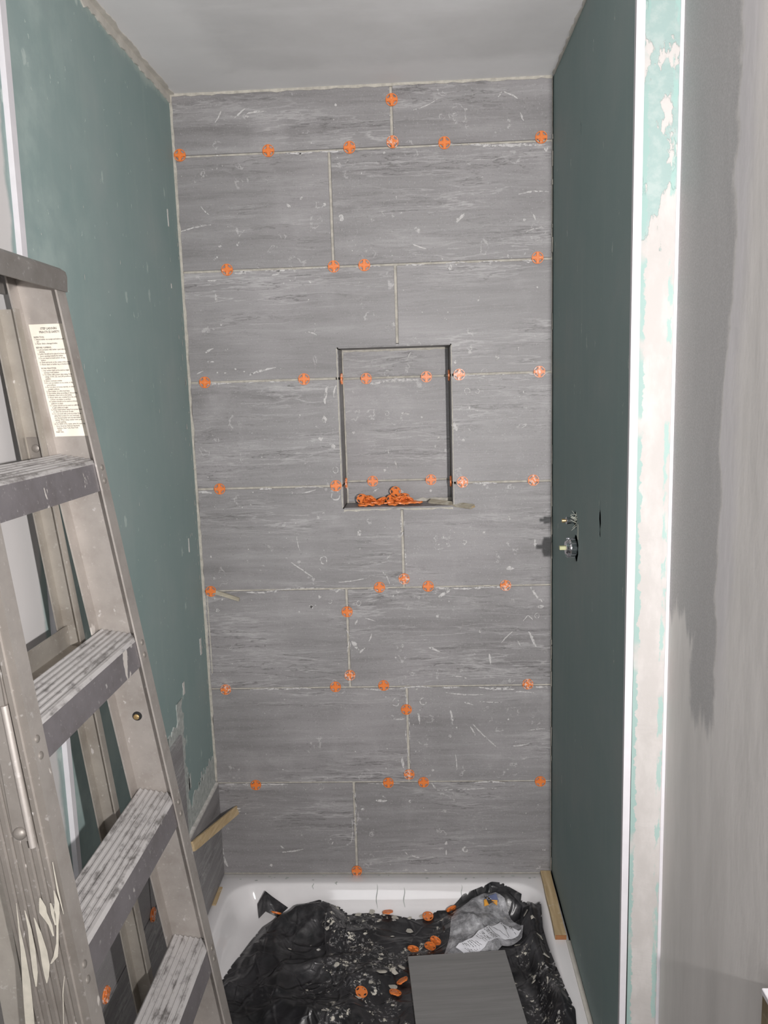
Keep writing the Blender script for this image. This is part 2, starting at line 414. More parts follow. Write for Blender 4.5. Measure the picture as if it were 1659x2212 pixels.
# ------------------------------------------------------------------ object helpers
ROOTS = {}
def link(name, me, mat=None, parent=None):
    o = bpy.data.objects.new(name, me); COL.objects.link(o)
    if mat is not None:
        for k in (mat if isinstance(mat, (list, tuple)) else [mat]): me.materials.append(MT[k])
    if parent is not None:
        o.parent = parent
        if parent.name in ROOTS: o.matrix_parent_inverse = ROOTS[parent.name].inverted()
    return o

def from_bm(bm, smooth=None):
    bmesh.ops.recalc_face_normals(bm, faces=bm.faces)
    me = bpy.data.meshes.new('mesh'); bm.to_mesh(me); bm.free()
    if smooth is not None:
        for p in me.polygons: p.use_smooth = True
        if smooth < 3.1:
            try: me.set_sharp_from_angle(angle=smooth)
            except Exception: pass
    return me

def tag(o, label=None, cat=None, group=None, kind=None):
    if label: o['label'] = label
    if cat: o['category'] = cat
    if group: o['group'] = group
    if kind: o['kind'] = kind
    return o

def empty(name, loc):
    o = bpy.data.objects.new(name, None); COL.objects.link(o); o.location = loc
    o.empty_display_size = 0.05
    ROOTS[o.name] = Matrix.Translation(loc)
    return o

def hexa(bm, c, mi=0):
    """box from 8 corners: bottom 4 (ccw) then top 4"""
    v = [bm.verts.new(p) for p in c]
    for f in ((0, 3, 2, 1), (4, 5, 6, 7), (0, 1, 5, 4), (1, 2, 6, 5), (2, 3, 7, 6), (3, 0, 4, 7)):
        bm.faces.new([v[i] for i in f]).material_index = mi
    return v

def box(bm, x0, x1, y0, y1, z0, z1, mi=0):
    return hexa(bm, [(x0, y0, z0), (x1, y0, z0), (x1, y1, z0), (x0, y1, z0), (x0, y0, z1), (x1, y0, z1), (x1, y1, z1), (x0, y1, z1)], mi)

def bevel_all(bm, w, seg=1):
    bmesh.ops.bevel(bm, geom=list(bm.edges), offset=w, segments=seg, affect='EDGES', profile=0.5)

def prism(bm, pts, fn, d0, d1, mi=0):
    """polygon pts (2d) extruded; fn(a, b, d) -> 3d"""
    n = len(pts)
    A = [bm.verts.new(fn(a, b, d0)) for a, b in pts]; B = [bm.verts.new(fn(a, b, d1)) for a, b in pts]
    bm.faces.new(A).material_index = mi; bm.faces.new(B[::-1]).material_index = mi
    for i in range(n):
        j = (i + 1) % n
        bm.faces.new((A[i], B[i], B[j], A[j])).material_index = mi

def lathe(bm, prof, centre, axis, seg=20, mi=0):
    """prof: list of (distance along axis, radius)"""
    ax = Vector(axis).normalized(); t = ax.orthogonal().normalized(); s = ax.cross(t)
    rings = []
    for d, r in prof:
        c = Vector(centre) + ax * d
        rings.append([bm.verts.new(c + (t * math.cos(2 * math.pi * k / seg) + s * math.sin(2 * math.pi * k / seg)) * max(r, 1e-5)) for k in range(seg)])
    for a, b in zip(rings, rings[1:]):
        for k in range(seg):
            j = (k + 1) % seg
            bm.faces.new((a[k], a[j], b[j], b[k])).material_index = mi
    bm.faces.new(rings[0]).material_index = mi; bm.faces.new(rings[-1][::-1]).material_index = mi

def loft(bm, sections, closed=True):
    rows = [[bm.verts.new(p) for p in s] for s in sections]
    n = len(rows[0])
    for a, b in zip(rows, rows[1:]):
        for k in range(n):
            j = (k + 1) % n
            bm.faces.new((a[k], a[j], b[j], b[k]))
    if closed:
        bm.faces.new(rows[0]); bm.faces.new(rows[-1][::-1])

def structure(name, bm_or_me, mat, parent=None, smooth=None):
    me = from_bm(bm_or_me, smooth) if isinstance(bm_or_me, bmesh.types.BMesh) else bm_or_me
    o = link(name, me, mat, parent)
    if parent is None: o['kind'] = 'structure'
    return o

def sheet(outer, holes, fn, d0, d1, jitter=0.0):
    """flat board with holes, thickness d0..d1"""
    bm = bmesh.new(); es = []
    for loop in [outer] + holes:
        vs = [bm.verts.new(fn(a, b, d0)) for a, b in loop]
        for i in range(len(vs)): es.append(bm.edges.new((vs[i], vs[(i + 1) % len(vs)])))
    r = bmesh.ops.triangle_fill(bm, use_beauty=True, edges=es)
    fs = [f for f in r['geom'] if isinstance(f, bmesh.types.BMFace)]
    ex = bmesh.ops.extrude_face_region(bm, geom=fs)
    dv = Vector(fn(0, 0, d1)) - Vector(fn(0, 0, d0))
    bmesh.ops.translate(bm, verts=[v for v in ex['geom'] if isinstance(v, bmesh.types.BMVert)], vec=dv)
    return bm

# ------------------------------------------------------------------ room shell
W = 1.0446          # alcove width
ZC = 2.427          # ceiling
NX0, NX1, NZ0, NZ1, ND = 0.437, 0.756, 1.271, 1.730, 0.104   # niche opening and depth
ZJ = [2.264 - 0.309 * k for k in range(7)]                  # the seven horizontal joints, top to bottom

bm = bmesh.new()                                             # back wall: mortar bed around the niche
box(bm, -0.02, NX0 - 0.010, 0.0055, 0.16, 0.02, ZC + 0.02)
box(bm, NX1 + 0.010, 1.0425, 0.0055, 0.16, 0.02, ZC + 0.02)
box(bm, NX0 - 0.010, NX1 + 0.010, 0.0055, 0.16, 0.02, NZ0 - 0.010)
box(bm, NX0 - 0.010, NX1 + 0.010, 0.0055, 0.16, NZ1 + 0.010, ZC + 0.02)
box(bm, NX0 - 0.010, NX1 + 0.010, ND + 0.010, 0.16, NZ0 - 0.010, NZ1 + 0.010)
wall_back = structure('wall_back', bm, 'mortar')

def tile_piece(name, pts, fn, d0, d1, parent, bev=0.0008):
    bm = bmesh.new(); prism(bm, pts, fn, d0, d1)
    bmesh.ops.recalc_face_normals(bm, faces=bm.faces)
    bevel_all(bm, bev)
    return link(name, from_bm(bm), 'tile', parent)

XZ = lambda a, b, d: (a, d, b)
jh, jv = 0.0031, 0.0039
XO, XE = 0.6072, 0.4346          # vertical joints of odd and even courses
edges_z = [ZC - 0.004] + ZJ + [0.104]
def jit(s=0.0006): return random.uniform(-s, s)
for r in range(8):
    zt = edges_z[r] - (jh if r else 0) + jit(); zb = edges_z[r + 1] + (jh if r < 7 else 0) + jit()
    xj = (XO if r % 2 == 0 else XE) + jit(0.001)
    x0, x1 = 0.0065 + jit(), 1.0395 + jit()
    xl, xr = xj - jv, xj + jv
    nl, nr, nb, nt = NX0 - 0.003, NX1 + 0.003, NZ0 - 0.003, NZ1 + 0.003
    dy = jit(0.0005)
    if r == 2:      # above the niche, notched from below
        L = [(x0, zb), (nl, zb), (nl, nt), (xl, nt), (xl, zt), (x0, zt)]
        R = [(xr, nt), (nr, nt), (nr, zb), (x1, zb), (x1, zt), (xr, zt)]
    elif r == 3:    # beside the niche
        L = [(x0, zb), (nl, zb), (nl, zt), (x0, zt)]
        R = [(nr, zb), (x1, zb), (x1, zt), (nr, zt)]
    elif r == 4:    # below the niche, notched from above
        L = [(x0, zb), (xl, zb), (xl, nb), (nl, nb), (nl, zt), (x0, zt)]
        R = [(xr, zb), (x1, zb), (x1, zt), (nr, zt), (nr, nb), (xr, nb)]
    else:
        L = [(x0, zb), (xl, zb), (xl, zt), (x0, zt)]
        R = [(xr, zb), (x1, zb), (x1, zt), (xr, zt)]
    for P in (L, R):
        tile_piece('tile', P, XZ, 0.0 + dy, 0.0075 + dy, wall_back)
# niche lining: back, sides, head and sill
zn = [NZ0, ZJ[3], ZJ[2], NZ1]
for k in range(3):
    a = zn[k] + (jh if k else 0.002); b = zn[k + 1] - (jh if k < 2 else 0.002)
    tile_piece('tile', [(NX0 + 0.002, a), (NX1 - 0.002, a), (NX1 - 0.002, b), (NX0 + 0.002, b)], XZ, ND, ND + 0.009, wall_back)
    YZ = lambda p, q, d: (d, p, q)
    tile_piece('tile', [(0.0015, a), (ND, a), (ND, b), (0.0015, b)], YZ, NX0 - 0.0085, NX0, wall_back)
    tile_piece('tile', [(0.0015, a), (ND, a), (ND, b), (0.0015, b)], YZ, NX1, NX1 + 0.0085, wall_back)
XY = lambda p, q, d: (p, q, d)
tile_piece('tile', [(NX0, 0.0015), (NX1, 0.0015), (NX1, ND), (NX0, ND)], XY, NZ0 - 0.0085, NZ0, wall_back)
tile_piece('tile', [(NX0, 0.0015), (NX1, 0.0015), (NX1, ND), (NX0, ND)], XY, NZ1, NZ1 + 0.0085, wall_back)

# dried mortar smears and dabs left on the tile faces
def blob(bm, x, z, w, h, y=-0.0006, ang=0.0, n=11, rough=0.35, th=0.0012):
    ca, sa = math.cos(ang), math.sin(ang)
    ring = []
    for k in range(n):
        t = 2 * math.pi * k / n; q = 1 + random.uniform(-rough, rough)
        a, b = 0.5 * w * q * math.cos(t), 0.5 * h * q * math.sin(t)
        ring.append((x + a * ca - b * sa, z + a * sa + b * ca))
    A = [bm.verts.new((p, y + th, q)) for p, q in ring]
    B = [bm.verts.new((x + (p - x) * .9, y, z + (q - z) * .9)) for p, q in ring]
    bm.faces.new(B)
    for k in range(n): bm.faces.new((A[k], A[(k + 1) % n], B[(k + 1) % n], B[k]))

def streak(bm, x0, z0, x1, z1, w, y=-0.0006, th=0.0012):
    L = math.hypot(x1 - x0, z1 - z0); n = max(3, int(L / 0.006))
    dx, dz = (x1 - x0) / L, (z1 - z0) / L
    up, dn = [], []
    bow = random.uniform(-0.06, 0.06) * L
    for k in range(n + 1):
        t = k / n; ww = w * 0.5 * (0.25 + 0.75 * math.sin(math.pi * min(max(t * 0.9 + 0.08, 0), 1))) * random.uniform(0.45, 1.15)
        b = bow * math.sin(math.pi * t) + random.uniform(-.12, .12) * w
        cx, cz = x0 + dx * L * t - dz * b, z0 + dz * L * t + dx * b
        up.append((cx - dz * ww, cz + dx * ww)); dn.append((cx + dz * ww, cz - dx * ww))
    U = [bm.verts.new((p, y, q)) for p, q in up]; D = [bm.verts.new((p, y, q)) for p, q in dn]
    U2 = [bm.verts.new((p, y + th, q)) for p, q in up]; D2 = [bm.verts.new((p, y + th, q)) for p, q in dn]
    for k in range(n):
        bm.faces.new((U[k], U[k + 1], D[k + 1], D[k]))
        bm.faces.new((U[k], U2[k], U2[k + 1], U[k + 1])); bm.faces.new((D[k], D[k + 1], D2[k + 1], D2[k]))

def ringmark(bm, x, z, r, y=-0.0006):
    n = 12; a0 = random.uniform(0, 6.28); gap = random.uniform(0.0, 1.6)
    I, O = [], []
    for k in range(n + 1):
        t = a0 + (2 * math.pi - gap) * k / n; q = r * random.uniform(0.9, 1.08); ww = random.uniform(0.12, 0.32) * r
        I.append(bm.verts.new((x + (q - ww) * math.cos(t), y, z + (q - ww) * 1.15 * math.sin(t))))
        O.append(bm.verts.new((x + q * math.cos(t), y, z + q * 1.15 * math.sin(t))))
    for k in range(n): bm.faces.new((I[k], I[k + 1], O[k + 1], O[k]))

MARKS= [('s',0.1783,2.3577,0.2104,2.3812,0.0051),('s',0.2096,2.367,0.2596,2.3719,0.0064),('s',0.1225,2.3482,0.1425,2.3795,0.0038),('s',0.1105,2.261,0.1377,2.2623,0.0038),('s',0.3099,2.1273,0.3223,2.117,0.0076),('s',0.0018,2.064,0.0976,2.0814,0.0064),('s',0.0694,2.1308,0.0914,2.1077,0.0038),('s',0.8959,2.3786,0.9071,2.392,0.0051),('s',0.9109,2.3919,0.9491,2.3715,0.0051),('s',0.9551,2.3373,0.9637,2.3158,0.0051),('s',0.6662,2.3561,0.733,2.3813,0.0025),('s',0.8523,2.2557,1.027,2.2518,0.0102),('s',0.7789,2.061,0.8047,2.0844,0.0114),('s',0.9844,2.0785,0.9957,2.0561,0.0051),('s',0.9691,2.0279,1.0147,2.0371,0.0038),('s',0.9493,2.1271,1.0322,2.1298,0.0051),('s',0.6575,2.0066,0.7034,1.99,0.0051),('s',0.0746,1.9306,0.1011,1.9309,0.0051),('s',0.096,1.8929,0.0969,1.8661,0.0064),('s',0.2545,1.9379,0.2836,1.9419,0.0064),('s',0.1537,1.9479,0.1813,1.9469,0.0064),('s',0.3548,1.7791,0.3833,1.7665,0.0051),('s',0.3612,1.9202,0.37,1.9123,0.0051),('s',0.0561,1.7307,0.0796,1.7416,0.0064),('s',0.1851,1.6664,0.257,1.6825,0.0064),('s',0.0265,1.6714,0.046,1.68,0.0038),('s',0.0678,1.7042,0.0799,1.7038,0.0051),('s',0.4053,1.6282,0.3937,1.5746,0.0102),('s',0.428,1.6275,0.4198,1.5896,0.0051),('s',0.2732,1.1111,0.3349,1.0661,0.0051),('s',0.3161,1.3184,0.3561,1.327,0.0038),('s',0.0061,1.3289,0.0487,1.3251,0.0076),('s',0.4034,1.0477,0.5006,1.0599,0.0038),('s',0.2937,1.1919,0.3011,1.1456,0.0025),('s',0.4451,0.8651,0.4651,0.8357,0.0127),('s',0.4676,0.8284,0.4849,0.8427,0.0089),('s',0.4881,0.9364,0.5184,0.9258,0.0038),('s',0.4554,0.9154,0.4643,0.9325,0.0051),('s',0.506,0.8886,0.4968,0.8642,0.0051),('s',0.011,0.9838,0.0108,0.7617,0.0051),('s',0.5452,1.0774,0.5647,1.0389,0.0038),('s',0.7081,0.998,0.7442,1.0199,0.0102),('s',0.695,1.0279,0.863,1.0247,0.0064),('s',0.9798,1.0224,1.0151,0.9767,0.0089),('s',0.9578,0.9196,0.9715,0.9365,0.0038),('s',0.9715,0.9365,0.9865,0.922,0.0038),('s',0.893,0.8535,0.9262,0.8874,0.0038),('s',0.9741,0.8866,0.9959,0.8389,0.0089),('s',0.6731,0.8426,0.7089,0.8276,0.0089),('s',0.9398,0.8599,0.9493,0.8425,0.0038),('s',0.8569,0.8195,0.8607,0.7861,0.0076),('s',0.8655,0.7058,0.9307,0.7064,0.0076),('s',0.9349,0.6991,0.993,0.6939,0.0038),('s',0.7148,0.7005,0.8403,0.6915,0.0038),('s',0.78,0.6672,0.8064,0.6595,0.0064),('s',0.8261,0.6696,0.8916,0.6658,0.0038),('s',0.7376,0.6426,0.7424,0.5965,0.0076),('s',0.7506,0.4989,0.754,0.4489,0.0038),('s',0.8056,0.5958,0.8736,0.5248,0.0051),('s',0.7957,0.5899,0.8122,0.5614,0.0076),('s',0.92,0.5258,0.9761,0.5343,0.0038),('s',0.9734,0.5746,1.0222,0.58,0.0038),('s',0.6389,0.6334,0.6424,0.5991,0.0064),('s',0.5608,0.6164,0.5976,0.616,0.0064),('s',0.5872,0.4928,0.5905,0.4548,0.0089),('s',0.6764,0.4069,0.693,0.3822,0.0051),('s',0.693,0.3822,0.8753,0.3871,0.0038),('s',0.806,0.4059,0.8995,0.4052,0.0064),('s',0.5013,0.3497,0.5358,0.3494,0.0089),('s',0.586,0.1792,0.5944,0.1665,0.0051),('s',0.6089,0.1633,0.6319,0.1554,0.0064),('s',0.1947,0.1978,0.2074,0.1867,0.0051),('s',0.1994,0.1756,0.2677,0.1865,0.0064),('s',0.0055,0.1985,0.0121,0.1618,0.0089),('s',0.0121,0.1618,0.0218,0.1266,0.0076),('s',0.4239,0.288,0.4195,0.2097,0.0038),('s',0.7436,0.7514,0.777,0.748,0.0038),('s',0.1268,0.7156,0.2554,0.7184,0.0038),('s',0.2005,1.0247,0.3681,1.0314,0.0038),('b',0.213,2.3597,0.0076,0.0064),('b',0.3519,2.1416,0.0114,0.0089),('b',0.4155,2.1219,0.0089,0.0102),('b',0.1161,2.0222,0.0076,0.0064),('b',0.1661,2.024,0.0064,0.0064),('b',0.4618,2.0857,0.0152,0.0178),('b',0.1063,1.9925,0.0051,0.0051),('b',0.9287,2.0588,0.0064,0.0076),('b',0.9654,2.0597,0.0076,0.0076),('b',0.6147,2.1322,0.0038,0.0102),('b',0.1053,1.8094,0.0076,0.0089),('b',0.1851,1.6664,0.0114,0.0089),('b',0.0874,1.6734,0.0051,0.0051),('b',0.1101,1.6714,0.0064,0.0051),('b',0.3906,1.5323,0.0114,0.0254),('b',0.3774,1.4753,0.0127,0.0127),('b',0.4129,1.4528,0.0165,0.0152),('b',0.7658,1.499,0.0178,0.0229),('b',0.789,1.4599,0.0089,0.0102),('b',0.7688,1.6818,0.0102,0.0127),('b',0.8876,1.6896,0.0127,0.0191),('b',0.759,1.9407,0.014,0.0152),('b',0.9462,1.7134,0.0064,0.0114),('b',0.2861,1.3206,0.0076,0.0064),('b',0.4792,1.1947,0.0165,0.0178),('b',0.0425,0.9673,0.0127,0.0114),('b',0.0364,1.0049,0.0051,0.0076),('b',0.0588,1.003,0.0064,0.0076),('b',0.353,1.0032,0.0114,0.0114),('b',0.3266,0.9751,0.0127,0.0102),('b',0.2214,1.0228,0.0089,0.0076),('b',0.328,0.9737,0.0114,0.0102),('b',0.9186,1.2287,0.0076,0.014),('b',0.7873,1.1602,0.0127,0.0178),('b',0.8457,1.1892,0.0076,0.0076),('b',0.9935,1.1529,0.0089,0.0229),('b',0.9205,1.0795,0.0254,0.0127),('b',1.0096,0.9627,0.0229,0.0114),('b',0.5968,0.8481,0.0076,0.0127),('b',0.7042,0.9383,0.0102,0.0089),('b',0.6062,0.3459,0.0064,0.0114),('b',0.7757,0.1833,0.0178,0.0178),('b',0.7155,0.2054,0.0089,0.0114),('b',0.7163,0.1725,0.0051,0.0178),('b',0.6513,0.1126,0.0089,0.0064),('b',0.1617,0.1311,0.0089,0.0089),('b',0.4598,0.3205,0.0114,0.0076),('b',0.5247,0.3619,0.0064,0.0064),('b',0.6801,0.448,0.0076,0.0076),('b',0.2111,0.4057,0.0102,0.0051),('b',1.0245,2.2412,0.0127,0.0114),('r',0.4139,1.3092,0.014),('r',0.3703,1.1161,0.0114),('r',0.3844,0.9898,0.0064),('r',0.4703,0.9825,0.0076),('r',0.8016,1.5991,0.0089),('r',0.8305,1.5982,0.0064),('r',0.4169,1.384,0.0089),('r',0.6553,0.6717,0.0102),('r',0.5722,0.6698,0.0114),('r',0.3539,0.2115,0.0089),('r',0.589,1.0201,0.0064),('r',0.9987,0.9346,0.0076)]
NMARKS= [('s',0.5189,1.6278,0.6724,1.6367,0.0114),('s',0.6105,1.54,0.6354,1.5365,0.0089),('r',0.5675,1.5399,0.0064),('b',0.6712,1.5259,0.0076,0.0064),('b',0.4638,1.4847,0.0089,0.0089),('s',0.5924,1.488,0.596,1.4671,0.0064),('s',0.601,1.4446,0.6147,1.4373,0.0064),('r',0.5739,1.4258,0.0076),('b',0.7137,1.436,0.0114,0.0178),('b',0.5553,1.3687,0.0089,0.0102),('s',0.5844,1.4045,0.592,1.3734,0.0038),('b',0.7225,1.4621,0.0127,0.0102),('r',0.571,1.6588,0.0089),('s',0.6327,1.6988,0.6442,1.7186,0.0038),('s',0.5151,1.3003,0.5353,1.314,0.0051),('b',0.6055,1.3023,0.0102,0.0127),('s',0.6568,1.2683,0.7343,1.2764,0.0051),('b',0.6927,1.303,0.0076,0.0127)]

bm = bmesh.new()
for src, y in ((MARKS, -0.0007), (NMARKS, ND - 0.0007)):
    for q in src:
        if q[0] == 's': streak(bm, *q[1:], y=y)
        elif q[0] == 'b': blob(bm, *q[1:], y=y)
        else: ringmark(bm, *q[1:], y=y)
# squeezed-out mortar ridges hanging along the joints
for k, z in enumerate(ZJ):
    x = 0.03
    while x < 1.0:
        L = random.uniform(0.02, 0.10)
        if not (k in (2, 3) and NX0 - 0.02 < x + L and x < NX1 + 0.02) and random.random() < 0.55:
            streak(bm, x, z - 0.0035 + random.uniform(-.001, .001), min(x + L, 1.03), z - 0.0035 + random.uniform(-.001, .001), random.uniform(0.003, 0.007))
            if random.random() < 0.4: blob(bm, x + L * .5, z - 0.007, random.uniform(.006, .014), random.uniform(.004, .009))
        x += L + random.uniform(0.01, 0.08)
for z0, z1, x in ((0.72, 1.02, XE), (0.42, 0.71, XO), (1.05, 1.26, XO), (0.12, 0.40, XE)):
    for q in range(5):
        a = random.uniform(z0, z1 - .05); streak(bm, x + random.choice((-.005, .005)), a, x + random.choice((-.005, .005)), a + random.uniform(.02, .06), 0.004)
for q in range(170):                                          # fine splashes
    x, z = random.uniform(0.02, 1.03), random.uniform(0.12, 2.40)
    if NX0 - .02 < x < NX1 + .02 and NZ0 - .02 < z < NZ1 + .02: continue
    s = random.choice((1.0, 1.0, 1.0, 1.6)) * random.uniform(0.0018, 0.0042)
    blob(bm, x, z, s, s * random.uniform(.7, 1.6), n=7)
tag(link('mortar_smear', from_bm(bm), 'smear', wall_back), kind='stuff')
# bead of mortar round the niche mouth and up the two corners
def ragged(bm, fn, a0, a1, b0, b1, n, amp, d0, d1):
    A, B = [], []; sd = random.uniform(0, 90)
    for k in range(n + 1):
        t = a0 + (a1 - a0) * k / n
        wob = 1.5 * mn.noise(Vector((t * 38, sd, 0))) + 0.9 * mn.noise(Vector((t * 110, sd, 5))) + random.uniform(-.25, .25)
        A.append((t, b0 + random.uniform(-.15, .15) * amp)); B.append((t, b1 + wob * amp))
    va = [[bm.verts.new(fn(p, q, d)) for p, q in R] for R in (A, B) for d in (d0, d1)]
    for k in range(n):
        bm.faces.new((va[1][k], va[1][k + 1], va[3][k + 1], va[3][k]))
        bm.faces.new((va[2][k], va[3][k], va[3][k + 1], va[2][k + 1]))
        bm.faces.new((va[0][k], va[0][k + 1], va[1][k + 1], va[1][k]))
bm = bmesh.new()
ZX = lambda p, q, d: (q, d, p)
ragged(bm, ZX, 0.42, ZC, 0.0, 0.0075, 90, 0.0022, 0.004, -0.0012)
ragged(bm, ZX, 0.77, 1.02, 0.0125, 0.0155, 20, 0.0008, 0.004, -0.0010)
ragged(bm, XZ, 0.0, 1.04, ZC, ZC - 0.007, 70, 0.0025, 0.004, -0.0015)
ragged(bm, XZ, NX0, NX1, NZ0 - 0.0045, NZ0 - 0.0085, 26, 0.003, 0.003, -0.0012)
ragged(bm, ZX, NZ0, NZ1, NX0 - 0.0025, NX0 - 0.0055, 30, 0.001, 0.003, -0.0008)
ragged(bm, ZX, NZ0, NZ1, NX1 + 0.0015, NX1 + 0.0042, 30, 0.001, 0.003, -0.0008)
ragged(bm, XZ, NX0 + .004, NX1 - .004, NZ1 - 0.001, NZ1 - 0.0065, 30, 0.002, ND, ND - 0.004)
ragged(bm, ZX, NZ0, NZ1, NX0 + .001, NX0 + 0.005, 30, 0.0012, ND, ND - 0.003)
ragged(bm, XZ, 0.6, NX1, NZ0 + .001, NZ0 + 0.010, 20, 0.004, ND, ND - 0.003)
tag(link('mortar_bead', from_bm(bm), 'mortar', wall_back), kind='stuff')

# ceiling and floor
bm = bmesh.new(); box(bm, -0.1, 2.6, -3.7, 0.16, ZC, ZC + 0.05); structure('ceiling', bm, 'ceiling')
bm = bmesh.new(); box(bm, -0.1, 2.6, -3.7, 0.16, -0.05, 0.0); structure('floor', bm, 'floor')
# left wall, one plane from the back corner past the camera
bm = bmesh.new(); box(bm, -0.1, 0.0, -3.6, 0.16, 0.0, ZC)
wall_left = structure('wall_left', bm, 'left')
# right wall of the alcove with its torn holes
def ragged_hole(cy, cz, w, h, n=16, j=0.3):
    return [(cy + w * .5 * math.cos(2 * math.pi * k / n) * random.uniform(1 - j, 1 + j), cz + h * .5 * math.sin(2 * math.pi * k / n) * random.uniform(1 - j, 1 + j)) for k in range(n)]
holes = [ragged_hole(-0.344, 1.209, 0.056, 0.068, 18, .10), ragged_hole(-0.332, 1.277, 0.036, 0.042, 14, .22),
         [(-0.602, 1.368), (-0.597, 1.356), (-0.594, 1.343), (-0.588, 1.335), (-0.586, 1.322), (-0.590, 1.310), (-0.593, 1.300), (-0.591, 1.288), (-0.598, 1.283), (-0.606, 1.286), (-0.603, 1.302), (-0.609, 1.316), (-0.607, 1.333), (-0.602, 1.345)],
         [(-0.372, 2.164), (-0.368, 2.168), (-0.363, 2.178), (-0.366, 2.186), (-0.362, 2.192), (-0.359, 2.201), (-0.365, 2.193), (-0.371, 2.186), (-0.369, 2.177)]]
YZR = lambda p, q, d: (d, p, q)
bmr = sheet([(-0.823, 0.105), (0.012, 0.105), (0.012, ZC), (-0.823, ZC)], holes, YZR, W, W + 0.0016)
wall_right = structure('wall_right', bmr, 'right')
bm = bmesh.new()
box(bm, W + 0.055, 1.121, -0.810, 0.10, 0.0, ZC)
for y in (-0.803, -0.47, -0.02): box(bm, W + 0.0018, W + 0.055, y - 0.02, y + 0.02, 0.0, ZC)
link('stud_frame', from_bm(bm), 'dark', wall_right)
bm = bmesh.new()                                             # torn paper fibres round the cut-outs
for k in range(26):
    cy, cz = random.choice(((-0.352, 1.279), (-0.349, 1.281), (-0.352, 1.209)))
    a = random.uniform(0, 6.28); r0 = random.uniform(0.008, 0.02)
    p = Vector((W - 0.001, cy + r0 * math.cos(a) * .5, cz + r0 * math.sin(a)))
    q = p + Vector((-random.uniform(0.002, 0.014), random.uniform(0.0, 0.016), random.uniform(-.014, .012)))
    t = (q - p).normalized().orthogonal() * 0.0007; s = (q - p).normalized().cross(t)
    loft(bm, [[p + t, p + s, p - t, p - s], [q + t * .4, q + s * .4, q - t * .4, q - s * .4]])
box(bm, W - 0.0004, W, -0.372, -0.360, 1.234, 1.272)
tag(link('torn_paper', from_bm(bm), 'fibre', wall_right), kind='stuff')
bm = bmesh.new()                                             # mortar dabs in the dark slot of the right corner
z = 0.11
while z < 2.38:
    L = random.uniform(0.01, 0.07)
    if random.random() < 0.5:
        hexa(bm, [(1.0405, -0.0005, z), (1.0405 + random.uniform(.0012, .003), -0.0005, z + .002), (1.0435, 0.006, z), (1.0405, 0.006, z), (1.0405, -0.0005, z + L), (1.0405 + random.uniform(.0008, .003), -0.0005, z + L), (1.0435, 0.006, z + L), (1.0405, 0.006, z + L)])
    z += L + random.uniform(0.0, 0.05)
tag(link('mortar_dab', from_bm(bm), 'mortar', wall_back), kind='stuff')
# narrow end face of that wall, then the room's own right wall coming forward
bm = bmesh.new()
box(bm, W + 0.0150, 1.124, -0.825, -0.8235, 0.0, ZC)
structure('wall_return', bm, 'return')
bm = bmesh.new(); box(bm, 1.124, 1.22, -2.05, -0.81, 0.0, ZC); structure('wall_front_right', bm, 'front_right')
bm = bmesh.new(); box(bm, 1.118, 1.124, -0.8262, -0.8249, 0.0, ZC); structure('trim_3', bm, 'white_trim')
bm = bmesh.new(); box(bm, 1.22, 2.6, -2.05, -1.95, 0.0, ZC); structure('wall_side', bm, 'room')
bm = bmesh.new(); box(bm, 2.5, 2.6, -3.6, -2.05, 0.0, ZC); structure('wall_far_right', bm, 'room')
bm = bmesh.new(); box(bm, -0.1, 2.6, -3.7, -3.6, 0.0, ZC); structure('wall_front', bm, 'room')
# white edge trims: the right one caps the corner, the left one lies on the board
def slab_z(rows, name, mat):
    bm = bmesh.new(); loft(bm, [[(a, c, z), (b, c, z), (b, d, z), (a, d, z)] for a, b, c, d, z in rows]); 
    return structure(name, bm, mat)
slab_z([(W - 0.0022, W + 0.0090, -0.8345, -0.8235, 0.0), (W - 0.0022, W + 0.0125, -0.8345, -0.8235, 1.3), (W - 0.0022, W + 0.0125, -0.8345, -0.8235, ZC)], 'trim_1', 'white_trim')
slab_z([(0.0, 0.0095, -0.9640, -0.9500, 0.0), (0.0, 0.0095, -0.9545, -0.9385, 1.2), (0.0, 0.0095, -0.9330, -0.9130, ZC)], 'trim_2', 'white_trim')
# compound bead between left wall and ceiling
bm = bmesh.new(); YX = lambda p, q, d: (d, p, q)
ragged(bm, YX, -1.3, 0.0, ZC, ZC - 0.022, 90, 0.006, 0.0, 0.0035)
ragged(bm, lambda p, q, d: (q, p, d), -1.3, 0.0, 0.0, 0.016, 90, 0.003, ZC, ZC - 0.0025)
ragged(bm, lambda p, q, d: (q, p, d), -0.82, -0.01, W, W - 0.006, 60, 0.003, ZC, ZC - 0.002)
structure('trim_4', bm, 'paper')
bm = bmesh.new()                                             # sealing bead at the foot of the right wall
box(bm, 1.0330, W - 0.0004, -0.815, -0.306, 0.1002, 0.1040); structure('trim_5', bm, 'paper')

# tiles already set at the foot of the left wall, and the mortar around them
LT = [[(-0.306, 0.104), (-0.003, 0.104), (-0.003, 0.4075), (-0.306, 0.4075)],
      [(-0.9345, 0.104), (-0.312, 0.104), (-0.312, 0.4075), (-0.9345, 0.4075)],
      [(-0.9345, 0.4130), (-0.628, 0.4130), (-0.628, 0.7155), (-0.9345, 0.7155)],
      [(-0.6225, 0.4130), (-0.316, 0.4130), (-0.316, 0.7155), (-0.6225, 0.7155)]]
for P in LT: tile_piece('tile', P, YZR, 0.0015, 0.0105, wall_left)
bm = bmesh.new()
ragged(bm, YZR, -0.314, -0.001, 0.4085, 0.490, 46, 0.020, 0.0, 0.0012)
ragged(bm, lambda p, q, d: (d, q, p), 0.409, 0.80, -0.316, -0.270, 50, 0.010, 0.0, 0.0019)
ragged(bm, YZR, -0.40, -0.27, 0.714, 0.748, 16, 0.012, 0.0, 0.0026)
